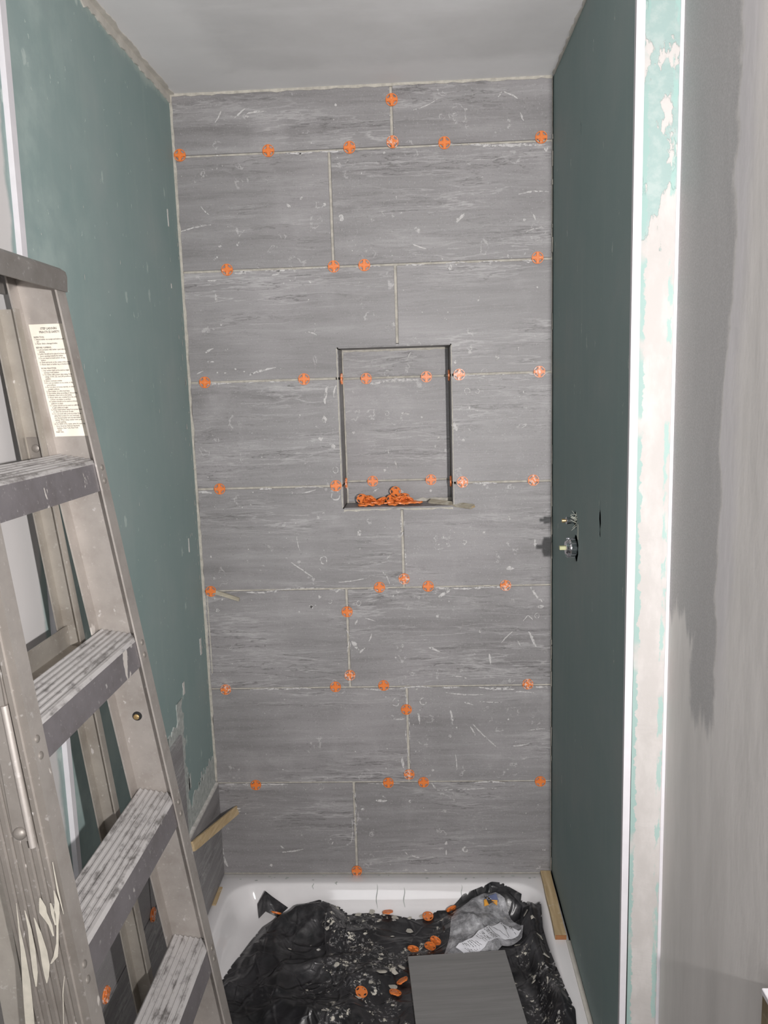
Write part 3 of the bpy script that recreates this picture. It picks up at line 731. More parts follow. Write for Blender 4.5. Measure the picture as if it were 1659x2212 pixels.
for k in range(36):
    y = random.uniform(-0.30, -0.004); z0 = 0.465 + (0.06 if y < -.22 else 0)
    L = random.uniform(.02, .055)
    ragged(bm, lambda p, q, d: (d, q, p), z0, z0 + L, y, y + random.uniform(.004, .010), 4, 0.002, 0.0, 0.0010)
tag(link('mortar_patch', from_bm(bm), 'thinset', wall_left), kind='stuff')
bm = bmesh.new()                                             # beige mortar edge along the tile top and scattered dabs
ragged(bm, YZR, -0.312, -0.002, 0.4085, 0.4150, 24, 0.002, 0.0, 0.010)
def leaf(y, z, w_, L):
    ring = [(y + w_ * .5 * math.cos(t * .698) * random.uniform(.6, 1.2), z + L * .5 * math.sin(t * .698) * random.uniform(.8, 1.15)) for t in range(9)]
    bm.faces.new([bm.verts.new((.0011, p, q)) for p, q in ring])
for k in range(75):
    z = random.uniform(0.5, 2.2); y = -abs(random.gauss(0, .030)) - .004
    leaf(y, z, random.uniform(.0015, .005), random.uniform(.004, .022))
for k in range(26): leaf(random.uniform(-.9, -.05), random.uniform(.75, 2.3), random.uniform(.001, .003), random.uniform(.002, .014))
for y, z, L, w_ in ((-0.083, 2.063, .045, .006), (-0.10, 1.17, .04, .006), (-0.05, 0.85, .05, .014), (-0.095, 1.90, .012, .006), (-0.235, 0.80, .035, .014)):
    ragged(bm, lambda p, q, d: (d, q, p), z, z + L, y, y - w_, 7, 0.0018, 0.0, 0.0012)
tag(link('mortar_dab', from_bm(bm), 'dab', wall_left), kind='stuff')

# ------------------------------------------------------------------ shower tray
def tray_prof(d):
    pts = [(-1, .1), (0, .1), (.004, .0988), (.008, .0955), (.012, .0905), (.016, .084), (.03, .0585), (.038, .0475), (.048, .0385), (.062, .0315), (.08, .0268), (.11, .0240), (.2, .022), (9, .022)]
    for (a, za), (b, zb) in zip(pts, pts[1:]):
        if d <= b: return za + (zb - za) * (d - a) / (b - a)
    return .022
TX0, TX1, TY0, TY1, TR = 0.042, 1.002, -0.835, -0.043, 0.085
def tray_d(x, y):
    cx, cy = (TX0 + TX1) / 2, (TY0 + TY1) / 2; hx, hy = (TX1 - TX0) / 2, (TY1 - TY0) / 2
    qx, qy = abs(x - cx) - hx + TR, abs(y - cy) - hy + TR
    return -(math.hypot(max(qx, 0), max(qy, 0)) + min(max(qx, qy), 0) - TR)
def rrect(off, z, n=10):
    x0, x1, y0, y1 = TX0 + off, TX1 - off, TY0 + off, TY1 - off
    r = max(TR - off * 0.35, 0.03); out = []
    for cx, cy, a0 in ((x1 - r, y1 - r, 0), (x0 + r, y1 - r, 90), (x0 + r, y0 + r, 180), (x1 - r, y0 + r, 270)):
        for k in range(n + 1):
            t = math.radians(a0 + 90 * k / n); out.append((cx + r * math.cos(t), cy + r * math.sin(t), z))
    return out
def orect(x0, x1, y0, y1, z, n=10):
    out = []
    for cx, cy in ((x1, y1), (x0, y1), (x0, y0), (x1, y0)): out += [(cx, cy, z)] * 0 + [(cx, cy, z)] * (n + 1)
    return out
bm = bmesh.new()
secs = []
ox0, ox1, oy0, oy1 = 0.0005, 1.0425, -0.878, 0.0045
def corner_ring(x0, x1, y0, y1, z, r=0.004, n=10):
    out = []
    for cx, cy, a0 in ((x1 - r, y1 - r, 0), (x0 + r, y1 - r, 90), (x0 + r, y0 + r, 180), (x1 - r, y0 + r, 270)):
        for k in range(n + 1):
            t = math.radians(a0 + 90 * k / n); out.append((cx + r * math.cos(t), cy + r * math.sin(t), z))
    return out
secs.append(corner_ring(ox0, ox1, oy0, oy1, 0.0)); secs.append(corner_ring(ox0, ox1, oy0, oy1, 0.098))
secs.append(corner_ring(ox0 + .002, ox1 - .002, oy0 + .002, oy1 - .002, 0.1))
secs.append(rrect(-0.004, 0.1))
for d in (0.0, .002, .004, .006, .008, .010, .012, .014, .016, .020, .025, .03, .034, .038, .043, .048, .055, .062, .07, .08, .095, .11, .15, .2, .28): secs.append(rrect(d, tray_prof(d)))
loft(bm, secs)
bmesh.ops.remove_doubles(bm, verts=bm.verts, dist=1e-6)
tray = link('shower_tray', from_bm(bm, math.radians(50)), 'tray')
tag(tray, 'white acrylic shower tray with rounded inner edge under the tiled wall', 'shower tray')
bm = bmesh.new()                                             # mortar drips on the tray's back slope
for x, y, L, w_ in ((0.583, -0.055, 0.030, .0035), (0.499, -0.048, 0.04, .003), (0.760, -0.05, .022, .0025), (0.30, -0.046, .012, .003), (0.372, -0.04, .010, .006)):
    n = 8; A = []; B = []
    for k in range(n + 1):
        yy = y - L * k / n; ww = w_ * .5 * math.sin(math.pi * (k + .6) / (n + 1.2)); xx = x + .002 * math.sin(k)
        zz = tray_prof(tray_d(xx, yy)) + .0009
        A.append(bm.verts.new((xx - ww, yy, zz))); B.append(bm.verts.new((xx + ww, yy, zz)))
    for k in range(n): bm.faces.new((A[k], B[k], B[k + 1], A[k + 1]))
for k in range(22):
    x = random.uniform(.05, .99); y = random.uniform(-.034, -.004); s = random.uniform(.002, .007)
    c = [bm.verts.new((x + s * math.cos(t * 1.05) * random.uniform(.6, 1.2), y + s * .5 * math.sin(t * 1.05), .1007)) for t in range(6)]
    bm.faces.new(c)
tag(link('mortar_smear', from_bm(bm), 'thinset', tray), kind='stuff')

# ------------------------------------------------------------------ step ladder, folded and leaning on the left wall
LAD = empty('step_ladder', (0.25, -1.18, 0.0))
tag(LAD, 'folded aluminium step ladder spattered with paint, leaning against the left green wall', 'ladder')
def xf(z): return 0.1405 + (1.511 - z) * 0.120
def yr(z): return -1.000 + (1.511 - z) * 0.058           # outer face of the right rail's web
def yl(z): return -1.376 - (1.511 - z) * 0.030           # outer face of the left rail's web
D, FW, T = 0.077, 0.031, 0.003
def rail(name, yfun, sgn, mat, ribs):
    def sec(z):
        x, y = xf(z), yfun(z)
        web = [(0, 0)]
        for k in range(ribs):
            c = 0.009 + (D - 0.014) * (k + 0.5) / ribs
            web += [(-c + .0036, 0), (-c + .0030, .0034), (-c - .0030, .0034), (-c - .0036, 0)]
        web += [(-D, 0)]
        inner = [(-D, -FW), (-D + T, -FW), (-D + T, -T), (-T, -T), (-T, -FW), (0, -FW)]
        return [(x + a, y + sgn * b, z) for a, b in web + inner]
    bm = bmesh.new(); loft(bm, [sec(0.03), sec(1.806)])
    return link(name, from_bm(bm), mat, LAD)
rail('rail', yr, 1, 'rail', 0)
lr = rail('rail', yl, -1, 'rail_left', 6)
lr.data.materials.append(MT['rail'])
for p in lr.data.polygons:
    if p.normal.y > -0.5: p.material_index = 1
STEPS = [1.511 - 0.305 * k for k in range(5)]
for z in STEPS:
    y0, y1 = yl(z) + 0.0045, yr(z) - 0.0045
    x1 = xf(z) - T - 0.0008; dip = 0.012; td = 0.0705; fh = 0.049
    bm = bmesh.new()
    # tread of ribs, a front apron and a back apron
    prof = [(0.0, -0.0045), (-0.004, 0.0)]
    for k in range(6):
        c = -0.009 - k * 0.0098
        prof += [(c, 0.0), (c - .0016, -.0022), (c - .0056, -.0022), (c - .0072, 0.0)]
    prof += [(-td + .004, 0.0), (-td, -0.004), (-td, -0.020), (-td + .0025, -0.020), (-td + .0025, -0.0065), (-0.003, -0.0065), (-0.003, -fh), (0.0, -fh)]
    def pt(a, b, y): 
        return (x1 + a + (0.118 * -b), y, z + b + dip * (-a / td))
    loft(bm, [[pt(a, b, y0) for a, b in prof], [pt(a, b, y1) for a, b in prof]])
    st = link('step', from_bm(bm), 'step', LAD)
    me = st.data; me.materials.append(MT['tread'])
    for p in me.polygons:
        c = p.center
        if p.normal.z > 0.35 or (c.z > z - 0.0035 and c.x < x1 - .003): p.material_index = 1
# top cap
bm = bmesh.new()
zc = 1.800
def capsec(y):
    xc = xf(1.79)
    return [(xc + .0045, y, 1.779), (xc + .006, y, 1.802), (xc + .004, y, 1.810), (xc - .004, y, 1.816), (xc - .088, y, 1.816), (xc - .094, y, 1.811), (xc - .096, y, 1.779), (xc - .093, y, 1.779), (xc - .091, y, 1.808), (xc + .001, y, 1.808), (xc + .0015, y, 1.779)]
loft(bm, [capsec(-1.384), capsec(-1.0145)])
link('cap', from_bm(bm), 'cap', LAD)
cbolt = None
for y, o_ in ((-1.10, .02), (-1.20, .02), (-1.30, .02), (-1.06, .06)):
    if cbolt is None:
        b2 = bmesh.new(); lathe(b2, [(0, .006), (.004, .006), (.005, .004)], (0, 0, 0), (0, 0, -1), 10); cbolt = from_bm(b2, .6); cbolt.materials.append(MT['rivet'])
    o = link('cap_bolt', cbolt, None, LAD); o.location = (xf(1.76) - o_, y, 1.8078)
# rivets holding the treads to the front flanges
riv = None
for z in STEPS:
    for yy in (yr(z) - 0.012, yl(z) + 0.012):
        for dz in (-0.012, -0.034):
            zz = z + dz
            if riv is None:
                b2 = bmesh.new(); lathe(b2, [(0, .0052), (.0012, .005), (.0022, .0034), (.0026, .001)], (0, 0, 0), (1, 0, 0.1115), 12)
                riv = from_bm(b2, 0.6); riv.materials.append(MT['rivet'])
            o = link('rivet', riv, None, LAD); o.location = (xf(zz) - 0.0002, yy, zz)
# paint drips on the left rail's ribbed web
bm = bmesh.new()
def drip(rows):                                               # rows of (distance behind the front edge, z, half width)
    L = []; R = []
    for a, z, w_ in rows:
        y = yl(z) - .0040
        L.append(bm.verts.new((xf(z) - a - w_, y, z))); R.append(bm.verts.new((xf(z) - a + w_, y, z)))
    for k in range(len(rows) - 1): bm.faces.new((L[k], R[k], R[k + 1], L[k + 1]))
drip([(.062, .985, .0004), (.0655, .95, .0012), (.067, .92, .003), (.071, .88, .0052), (.076, .84, .0060), (.081, .80, .0062), (.084, .76, .006)])
drip([(.053, .975, .0006), (.052, .95, .0022), (.054, .92, .0036), (.057, .89, .0034), (.060, .87, .001)])
drip([(.043, .965, .0006), (.041, .945, .003), (.040, .92, .0046), (.041, .90, .0050), (.043, .885, .003), (.045, .875, .0005)])
drip([(.030, .992, .001), (.029, .98, .0045), (.030, .972, .005), (.024, .955, .0025), (.023, .94, .0010)])
drip([(.010, 1.002, .0006), (.0095, .985, .0030), (.0125, .972, .0038), (.015, .955, .0014), (.020, .93, .0016), (.026, .912, .0030), (.034, .902, .0010)])
drip([(.018, .985, .0012), (.017, .97, .0030), (.0175, .955, .0010)])
drip([(.004, 1.04, .0005), (.005, 1.00, .0012), (.004, .97, .0004)])
drip([(.020, .885, .0004), (.027, .86, .0007), (.034, .82, .0006), (.040, .77, .0006)])
tag(link('paint_drip', from_bm(bm), 'paint_cream', LAD), kind='stuff')
# rear frame
def xr(z): return 0.0235 + (1.62 - z) * 0.078
def rr(z): return -1.0400 + (1.62 - z) * 0.058
def rlf(z): return -1.3400 - (1.62 - z) * 0.030
for yf, sg in ((rr, 1), (rlf, -1)):
    def sec(z, sg=sg, yf=yf):
        x, y = xr(z), yf(z)
        p = [(0, 0), (0, -.024), (.0025, -.024), (.0025, -.0025), (.0315, -.0025), (.0315, -.017), (.034, -.017), (.034, 0)]
        return [(x + a, y + sg * b, z) for a, b in p]
    bm = bmesh.new(); loft(bm, [sec(0.03), sec(1.752)])
    link('rear_rail', from_bm(bm), 'rear', LAD)
for zb in (1.196, 0.42):
    bm = bmesh.new(); x = xr(zb) + 0.004
    box(bm, x, x + .0025, rlf(zb) + .004, rr(zb) - .004, zb, zb + .038)
    box(bm, x + .0025, x + .040, rlf(zb) + .004, rr(zb) - .004, zb, zb + .0025)
    box(bm, x + .0375, x + .040, rlf(zb) + .004, rr(zb) - .004, zb - .012, zb)
    link('rear_brace', from_bm(bm), 'rear', LAD)
# spreader plates and bars
bm = bmesh.new()
def plate(bm, z0, z1, xo, w_, y, t):
    hexa(bm, [(xr(z0) + xo, y(z0) - t, z0), (xr(z0) + xo + w_, y(z0) - t, z0), (xr(z0) + xo + w_, y(z0), z0), (xr(z0) + xo, y(z0), z0),
              (xr(z1) + xo, y(z1) - t, z1), (xr(z1) + xo + w_, y(z1) - t, z1), (xr(z1) + xo + w_, y(z1), z1), (xr(z1) + xo, y(z1), z1)])
plate(bm, 1.474, 1.553, 0.006, 0.0245, lambda z: rr(z) - .0026, .0025)
sp = link('spreader_plate', from_bm(bm), 'rivet', LAD)
bm = bmesh.new(); lathe(bm, [(0, .0065), (.002, .006), (.0035, .003)], (xr(1.535) + .018, rr(1.535) - .005, 1.535), (0, -1, 0), 14)
link('rivet', from_bm(bm, .6), 'rivet', sp)
def bar(bm, p, q, w_, t, y):
    hexa(bm, [(p[0] - w_, y(p[1]) - t, p[1]), (p[0] + w_, y(p[1]) - t, p[1]), (p[0] + w_, y(p[1]), p[1]), (p[0] - w_, y(p[1]), p[1]),
              (q[0] - w_, y(q[1]) - t, q[1]), (q[0] + w_, y(q[1]) - t, q[1]), (q[0] + w_, y(q[1]), q[1]), (q[0] - w_, y(q[1]), q[1])])
bm = bmesh.new(); yo = lambda z: yl(z) - .0036
bar(bm, (0.157, 1.070), (0.123, 1.47), .0092, .003, yo)
sb = link('spreader_bar', from_bm(bm), 'rivet', LAD)
bm = bmesh.new(); lathe(bm, [(0, .0085), (.0025, .008), (.005, .0055), (.006, .002)], (0.1565, yo(1.08) - .003, 1.080), (0, -1, 0), 16)
link('rivet', from_bm(bm, .6), 'rivet', sb)
bm = bmesh.new()
a = Vector((0.1715, yo(1.06) - .003, 1.062)); b = Vector((0.151, yo(1.25) - .003, 1.245)); ax = b - a
lathe(bm, [(0, .0045), (ax.length, .0045)], a, ax, 12); link('spreader_rod', from_bm(bm, .8), 'rail', LAD)
# hollow bolt on the right rail's web
zb = 1.053; bm = bmesh.new()
lathe(bm, [(0, .0085), (.001, .0085), (.0025, .007), (.004, .0065)], (xf(zb) - .043, yr(zb) - .0030, zb), (0, -1, 0), 16)
bt = link('bolt', from_bm(bm, .6), 'dark', LAD); bt['label'] = 'rust-ringed bolt'
bm = bmesh.new(); lathe(bm, [(0, .0052), (.0055, .005), (.0065, .002)], (xf(zb) - .043, yr(zb) - .0030, zb), (0, -1, 0), 14)
link('bolt_head', from_bm(bm, .6), 'brass', bt)
# feet
for yf, sg in ((yr, -1), (yl, 1)):
    bm = bmesh.new(); x = xf(0.02); y = yf(0.02)
    ya, yb = sorted((y - sg * .003, y + sg * .034)); box(bm, x - D - .004, x + .004, ya, yb, 0.0, 0.045); bevel_all(bm, .003)
    link('foot', from_bm(bm), 'rubber', LAD)
for yf, sg in ((rr, -1), (rlf, 1)):
    bm = bmesh.new(); x = xr(0.02); y = yf(0.02)
    ya, yb = sorted((y - sg * .003, y + sg * .027)); box(bm, x - .003, x + .037, ya, yb, 0.0, 0.045); bevel_all(bm, .003)
    link('foot', from_bm(bm), 'rubber', LAD)
# safety label on the right rail
def lab(u, v, d=0.0):      # u across from the back edge (m), v down from the top (m)
    z = 1.731 - v * 0.993
    return (xf(z) - 0.0700 + u, yr(z) - T - 0.0004 - d, z)
LW, LH = 0.0635, 0.181
bm = bmesh.new()
hexa(bm, [lab(0, LH, -.0003), lab(LW, LH, -.0003), lab(LW, LH, .0002), lab(0, LH, .0002), lab(0, 0, -.0003), lab(LW, 0, -.0003), lab(LW, 0, .0002), lab(0, 0, .0002)])
lb = link('safety_label', from_bm(bm), 'paper_label', LAD); lb['label'] = 'cream printed safety sticker'
def text_mesh(lines, place):
    """lines: (text, u, v, size, align); place(u, v) -> 3d"""
    bm = bmesh.new()
    for txt, u, v, size, al, stretch in lines:
        cu = bpy.data.curves.new('lettering', 'FONT'); cu.body = txt; cu.size = size; cu.align_x = al; cu.resolution_u = 1; cu.offset = size * 0.022
        ob = bpy.data.objects.new('lettering', cu); COL.objects.link(ob)
        dg = bpy.context.evaluated_depsgraph_get(); me = bpy.data.meshes.new_from_object(ob.evaluated_get(dg))
        for vt in me.vertices: vt.co = place(u + vt.co.x * stretch, v - vt.co.y)
        bm.from_mesh(me); bpy.data.meshes.remove(me)
        bpy.data.objects.remove(ob); bpy.data.curves.remove(cu)
    return bm
body = ['INSPECTION', '1. Inspect ladder on receipt and before each', '    use.', '2. Never climb a damaged ladder.', '',
        'BEFORE CLIMBING', '1. Lock spreaders with ladder open before', '    climbing.', '2. Ladder should not be placed in front of',
        '    doors opening towards the ladder.', '3. Do not stand on back section of step', '    ladders.', '4. Climb and work on the center of the steps.', '5. Never stand on ladder top or bucket shelf.', '',
        'WORK PRACTICES', '1. Step ladders shall not be used as single', '    (unsupported) ladders.', '2. Use ladder with proper duty rating. Duty', '    ratings of 300, 225, and 200 pounds are', '    available.', '3. Never overload a ladder.',
        '4. Do not use ladders on ice, snow, or slip-', '    pery surfaces.', '5. Do not place on boxes, barrels, or other', '    unstable surfaces.', '6. Place ladder on a firm level base.', '7. Face ladder when ascending or descending.', '8. Maintain a firm hold on the ladder.',
        '9. Never climb onto a ladder from the side', '    or from one ladder to another.', '10. Ladders should not be used as a brace,', '    platform or plank.', '11. Ladders should not be used on scaffolds', '    to gain additional height.', '12. Keep metal ladders away from power lines', '    or other live electrical circuits.',
        '13. Do not work with tools in pocket. Keep', '    safety first in mind. Do not overreach;', '    but descend ladder and relocate ladder', '    instead. When using a ladder never push', '    or pull anything.', '14. For ANSI A14.2 copies, write for your copy', '    from American National Standards', '    Institute, New York, New York', '    10018.', 'PART NO.']
lines = [('STEP LADDERS', 0.031, 0.0085, 0.0048, 'CENTER', 0.85), ('PRACTICE SAFETY', 0.031, 0.0140, 0.0048, 'CENTER', 0.85)]
v = 0.0215
for s in body:
    if s: lines.append((s, 0.0035, v, 0.0037 if s.isupper() else 0.0034, 'LEFT', 0.80))
    v += 0.00335 if s else 0.0030
link('lettering', from_bm(text_mesh(lines, lambda u, v: lab(u, v, 0.00035))), 'ink', lb)

# ------------------------------------------------------------------ tile spacers
def spacer_meshes(key):
    out = []
    bm = bmesh.new()                                          # raised cross, hollow ends
    L, wd_, h = 0.0152, 0.0041, 0.0052
    P = [(wd_, wd_), (wd_, L), (-wd_, L), (-wd_, wd_), (-L, wd_), (-L, -wd_), (-wd_, -wd_), (-wd_, -L), (wd_, -L), (wd_, -wd_), (L, -wd_), (L, wd_)]
    prism(bm, P, lambda a, b, d: (a, d, b), -h, 0.0)
    bmesh.ops.recalc_face_normals(bm, faces=bm.faces); bevel_all(bm, .0006)
    me = from_bm(bm); me.materials.append(MT[key]); out.append(('cross', me))
    bm = bmesh.new()                                          # thin rim
    n = 28; prof = [(0.0142, -.0002), (0.0142, -.0030), (0.0164, -.0030), (0.0164, -.0002)]
    rows = [[(r * math.cos(2 * math.pi * k / n), d, r * math.sin(2 * math.pi * k / n)) for r, d in prof] for k in range(n)]
    V = [[bm.verts.new(p) for p in r] for r in rows]
    for k in range(n):
        for j in range(4): bm.faces.new((V[k][j], V[k][(j + 1) % 4], V[(k + 1) % n][(j + 1) % 4], V[(k + 1) % n][j]))
    me = from_bm(bm); me.materials.append(MT[key]); out.append(('rim', me))
    bm = bmesh.new()                                          # concave diamond web between the arms
    P = []
    for q in range(4):
        a = math.pi / 2 * q
        for t in (0.0, .2, .4, .6, .8):
            r = 0.0148 - 0.0058 * math.sin(math.pi * t); P.append((r * math.cos(a + t * math.pi / 2), r * math.sin(a + t * math.pi / 2)))
    prism(bm, P, lambda a, b, d: (a, d, b), -.0018, -.0002)
    me = from_bm(bm); me.materials.append(MT['dusty' if key == 'dusty' else 'orange']); out.append(('web', me))
    return out
SPM = {k: spacer_meshes(k) for k in ('orange', 'dusty')}
def spacer(loc, label, group, key='orange', rot=(0, 0, 0)):
    e = bpy.data.objects.new('tile_spacer', None); COL.objects.link(e); e.location = loc; e.rotation_euler = rot; e.empty_display_size = .02
    tag(e, label, 'spacer', group)
    for nm, me in SPM[key]:
        o = bpy.data.objects.new(nm, me); COL.objects.link(o); o.parent = e
    return e
WALL_SP = [
    (0.6093, 2.3845, 'orange', 'orange cross spacer high in the topmost vertical joint, nearest the ceiling'),
    (0.0202, 2.2673, 'orange', 'orange spacer at the far left end of the highest horizontal joint'),
    (0.2669, 2.2688, 'orange', 'second orange spacer from the left in the highest horizontal joint'),
    (0.4905, 2.2677, 'orange', 'third orange spacer from the left in the highest horizontal joint'),
    (0.6087, 2.2769, 'dusty', 'orange spacer where the topmost vertical joint meets the highest horizontal joint'),
    (0.7496, 2.2684, 'orange', 'second orange spacer from the right in the highest horizontal joint'),
    (1.0108, 2.2714, 'orange', 'orange spacer at the far right end of the highest horizontal joint'),
    (0.1331, 1.9575, 'orange', 'leftmost orange spacer in the second horizontal joint from the top'),
    (0.4346, 1.9552, 'orange', 'orange spacer at the foot of the vertical joint in the second tile course'),
    (0.5204, 1.9558, 'orange', 'orange spacer just right of a vertical joint in the second horizontal joint'),
    (1.0007, 1.9578, 'orange', 'rightmost orange spacer in the second horizontal joint from the top'),
    (0.0492, 1.6470, 'orange', 'leftmost orange spacer in the third horizontal joint, level with the niche top'),
    (0.3368, 1.6473, 'orange', 'orange spacer left of the niche in the third horizontal joint'),
    (0.7800, 1.6465, 'dusty', 'whitish orange spacer just right of the niche in the third horizontal joint'),
    (1.0057, 1.6472, 'dusty', 'orange spacer near the green wall in the third horizontal joint'),
    (0.0729, 1.3368, 'orange', 'clean orange spacer at the left end of the fourth horizontal joint'),
    (0.4164, 1.3378, 'orange', 'orange spacer close to the lower left edge of the niche mouth'),
    (0.7846, 1.3394, 'dusty', 'mortar-caked orange spacer just right of the niche at its lower joint'),
    (0.9884, 1.3396, 'dusty', 'mortar-caked spacer near the green wall in the fourth horizontal joint'),
    (0.0266, 1.0280, 'orange', 'orange spacer beside a thin shim at the left end of the fifth joint'),
    (0.5342, 1.0310, 'orange', 'orange spacer left of the vertical joint in the joint below the niche'),
    (0.6078, 1.0550, 'dusty', 'mortar-caked spacer at the foot of the vertical joint below the niche'),
    (0.6786, 1.0311, 'orange', 'orange spacer right of the vertical joint in the joint below the niche'),
    (0.9066, 1.0294, 'dusty', 'mortar-caked spacer toward the right end of the joint below the niche'),
    (0.4346, 0.9574, 'orange', 'upper orange spacer in the vertical joint of the sixth tile course'),
    (0.4356, 0.7587, 'dusty', 'lower mortar-caked spacer in the vertical joint of the sixth tile course'),
    (0.0525, 0.7181, 'dusty', 'dirty orange spacer at the left end of the sixth horizontal joint'),
    (0.3904, 0.7225, 'orange', 'second orange spacer from the left in the sixth horizontal joint'),
    (0.5372, 0.7249, 'orange', 'third orange spacer from the left in the sixth horizontal joint'),
    (0.9710, 0.7234, 'dusty', 'mortar-caked spacer at the right end of the sixth horizontal joint'),
    (0.6040, 0.6472, 'orange', 'upper spacer in the vertical joint of the seventh tile course'),
    (0.6071, 0.4364, 'dusty', 'lower spacer in the vertical joint of the seventh tile course'),
    (0.1281, 0.4048, 'orange', 'leftmost orange spacer in the lowest horizontal joint, above the wooden shim'),
    (0.5419, 0.4094, 'orange', 'orange spacer left of the vertical joint in the lowest horizontal joint'),
    (0.6508, 0.4101, 'orange', 'orange spacer right of the vertical joint in the lowest horizontal joint'),
    (1.0082, 0.4104, 'orange', 'orange spacer at the right end of the lowest horizontal joint'),
    (0.4336, 0.1130, 'orange', 'orange spacer at the bottom of the wall just above the tray rim'),
]
for x, z, key, label in WALL_SP:
    spacer((x, -0.0008, z), label, 'spacers set in the back wall joints', key, (0, random.uniform(-.06, .06), 0))
for x, z, label in ((0.5084, 1.6450, 'left orange spacer in the upper joint of the niche back'), (0.6876, 1.6445, 'right orange spacer in the upper joint of the niche back'),
                    (0.5177, 1.3365, 'left orange spacer in the lower joint of the niche back'), (0.6948, 1.3365, 'right orange spacer in the lower joint of the niche back')):
    spacer((x, ND - 0.0008, z), label, 'spacers set inside the niche', 'orange')
for x, y, z, a, key, label in ((NX0 + .0008, 0.050, 1.6450, 90, 'dusty', 'spacer seen edge-on in the upper joint of the niche left side'), (NX0 + .0008, 0.070, 1.3360, 90, 'dusty', 'spacer seen edge-on in the lower joint of the niche left side'),
                    (NX1 - .0008, 0.052, 1.6460, -90, 'orange', 'spacer in the shaded right side of the niche, upper joint'), (NX1 - .0008, 0.052, 1.3365, -90, 'orange', 'spacer in the shaded right side of the niche, lower joint')):
    spacer((x, y, z), label, 'spacers set inside the niche', key, (0, 0, math.radians(a)))
spacer((0.0112, -0.6245, 0.4105), 'orange spacer on the left wall tiles, seen between ladder rail and step', 'spacers set in the left wall tiles', 'dusty', (0, 0, math.radians(90)))
spacer((0.0112, -0.900, 0.4340), 'orange spacer on the left wall tiles close to the white trim', 'spacers set in the left wall tiles', 'dusty', (0, 0, math.radians(90)))

# loose spacers heaped on the niche sill
def heap(pts, label, group, own={}):
    for k, (x, y, z, rx, ry, rz) in enumerate(pts):
        spacer((x, y, z), own.get(k, label), group, 'orange', tuple(math.radians(t) for t in (rx, ry, rz)))
z0 = NZ0 + 0.004
heap([(0.487, 0.060, NZ0 + .0175, 12, 20, 0), (0.497, 0.045, z0 + .003, 80, 0, 10), (0.511, 0.030, z0 + .004, 96, 10, 40), (0.505, 0.055, z0 + .011, 55, 30, 60), (0.523, 0.042, z0 + .004, 75, 0, 20),
      (0.520, 0.062, z0 + .012, 40, 20, -40), (0.538, 0.052, z0 + .004, 100, 0, 5), (0.514, 0.040, z0 + .016, 65, 15, 15), (0.544, 0.068, z0 + .009, 60, 20, 70), (0.500, 0.072, z0 + .010, 35, 10, 30), (0.492, 0.028, z0 + .002, 90, 0, 33)],
     'loose orange cross spacer in the left heap on the niche sill', 'spacers in the left heap on the niche sill', {0: 'orange spacer standing upright at the left back of the left heap in the niche'})
heap([(0.567, 0.045, z0 + .004, 80, 0, 10), (0.580, 0.030, z0 + .003, 95, 0, 30), (0.590, 0.050, z0 + .010, 60, 10, -30), (0.588, 0.066, NZ0 + .037, 18, 45, 5), (0.601, 0.036, z0 + .004, 84, 10, 0), (0.606, 0.055, z0 + .010, 50, 0, 60),
      (0.617, 0.043, z0 + .005, 98, 0, 20), (0.625, 0.060, z0 + .013, 70, 20, 10), (0.628, 0.038, z0 + .004, 82, 0, 45), (0.640, 0.050, z0 + .005, 94, 5, 15), (0.613, 0.068, z0 + .015, 35, 10, 10), (0.576, 0.060, z0 + .010, 30, 60, 20), (0.652, 0.045, z0 + .004, 86, 0, 30), (0.598, 0.045, z0 + .018, 70, 5, 50)],
     'loose orange cross spacer in the right heap on the niche sill', 'spacers in the right heap on the niche sill',
     {3: 'orange spacer standing round on top of the right heap in the niche', 12: 'rightmost orange spacer of the right heap on the niche sill'})

# ------------------------------------------------------------------ shower valve trim on the right wall
vb = empty('mixing_valve', (W, -0.342, 1.209))
tag(vb, 'chrome mixing valve body with olive stem poking through torn green board', 'valve')
bm = bmesh.new(); lathe(bm, [(-.04, .0225), (-.002, .0225), (.010, .0225), (.0125, .0235), (.016, .0235), (.020, .021), (.0245, .0165), (.026, .016)], (W, -0.342, 1.209), (-1, 0, 0), 28)
link('body', from_bm(bm, .6), 'chrome', vb)
bm = bmesh.new()
for k in range(10):
    a = 2 * math.pi * k / 10; c = Vector((W - .013, -0.342 + .0235 * math.cos(a), 1.209 + .0235 * math.sin(a)))
    box(bm, c.x - .010, c.x + .010, c.y - .0012, c.y + .0012, c.z - .0012, c.z + .0012)
link('grip_ridges', from_bm(bm), 'chrome', vb)
bm = bmesh.new(); box(bm, W - .041, W - .024, -0.348, -0.336, 1.2045, 1.2140); bevel_all(bm, .001)
link('stem', from_bm(bm), 'olive', vb)
vd = empty('diverter_valve', (W, -0.330, 1.2755))
tag(vd, 'small chrome diverter with brass stem, in the upper cut-out of the green wall', 'valve')
bm = bmesh.new(); lathe(bm, [(-.04, .0085), (.014, .0085), (.018, .0095), (.0215, .0095), (.023, .007)], (W, -0.330, 1.2755), (-1, 0, 0), 20)
link('body', from_bm(bm, .6), 'chrome', vd)
bm = bmesh.new(); lathe(bm, [(.022, .0035), (.026, .0035), (.0262, .0048), (.0325, .0048)], (W, -0.330, 1.2755), (-1, 0, 0), 12)
link('stem', from_bm(bm, .6), 'brass', vd)

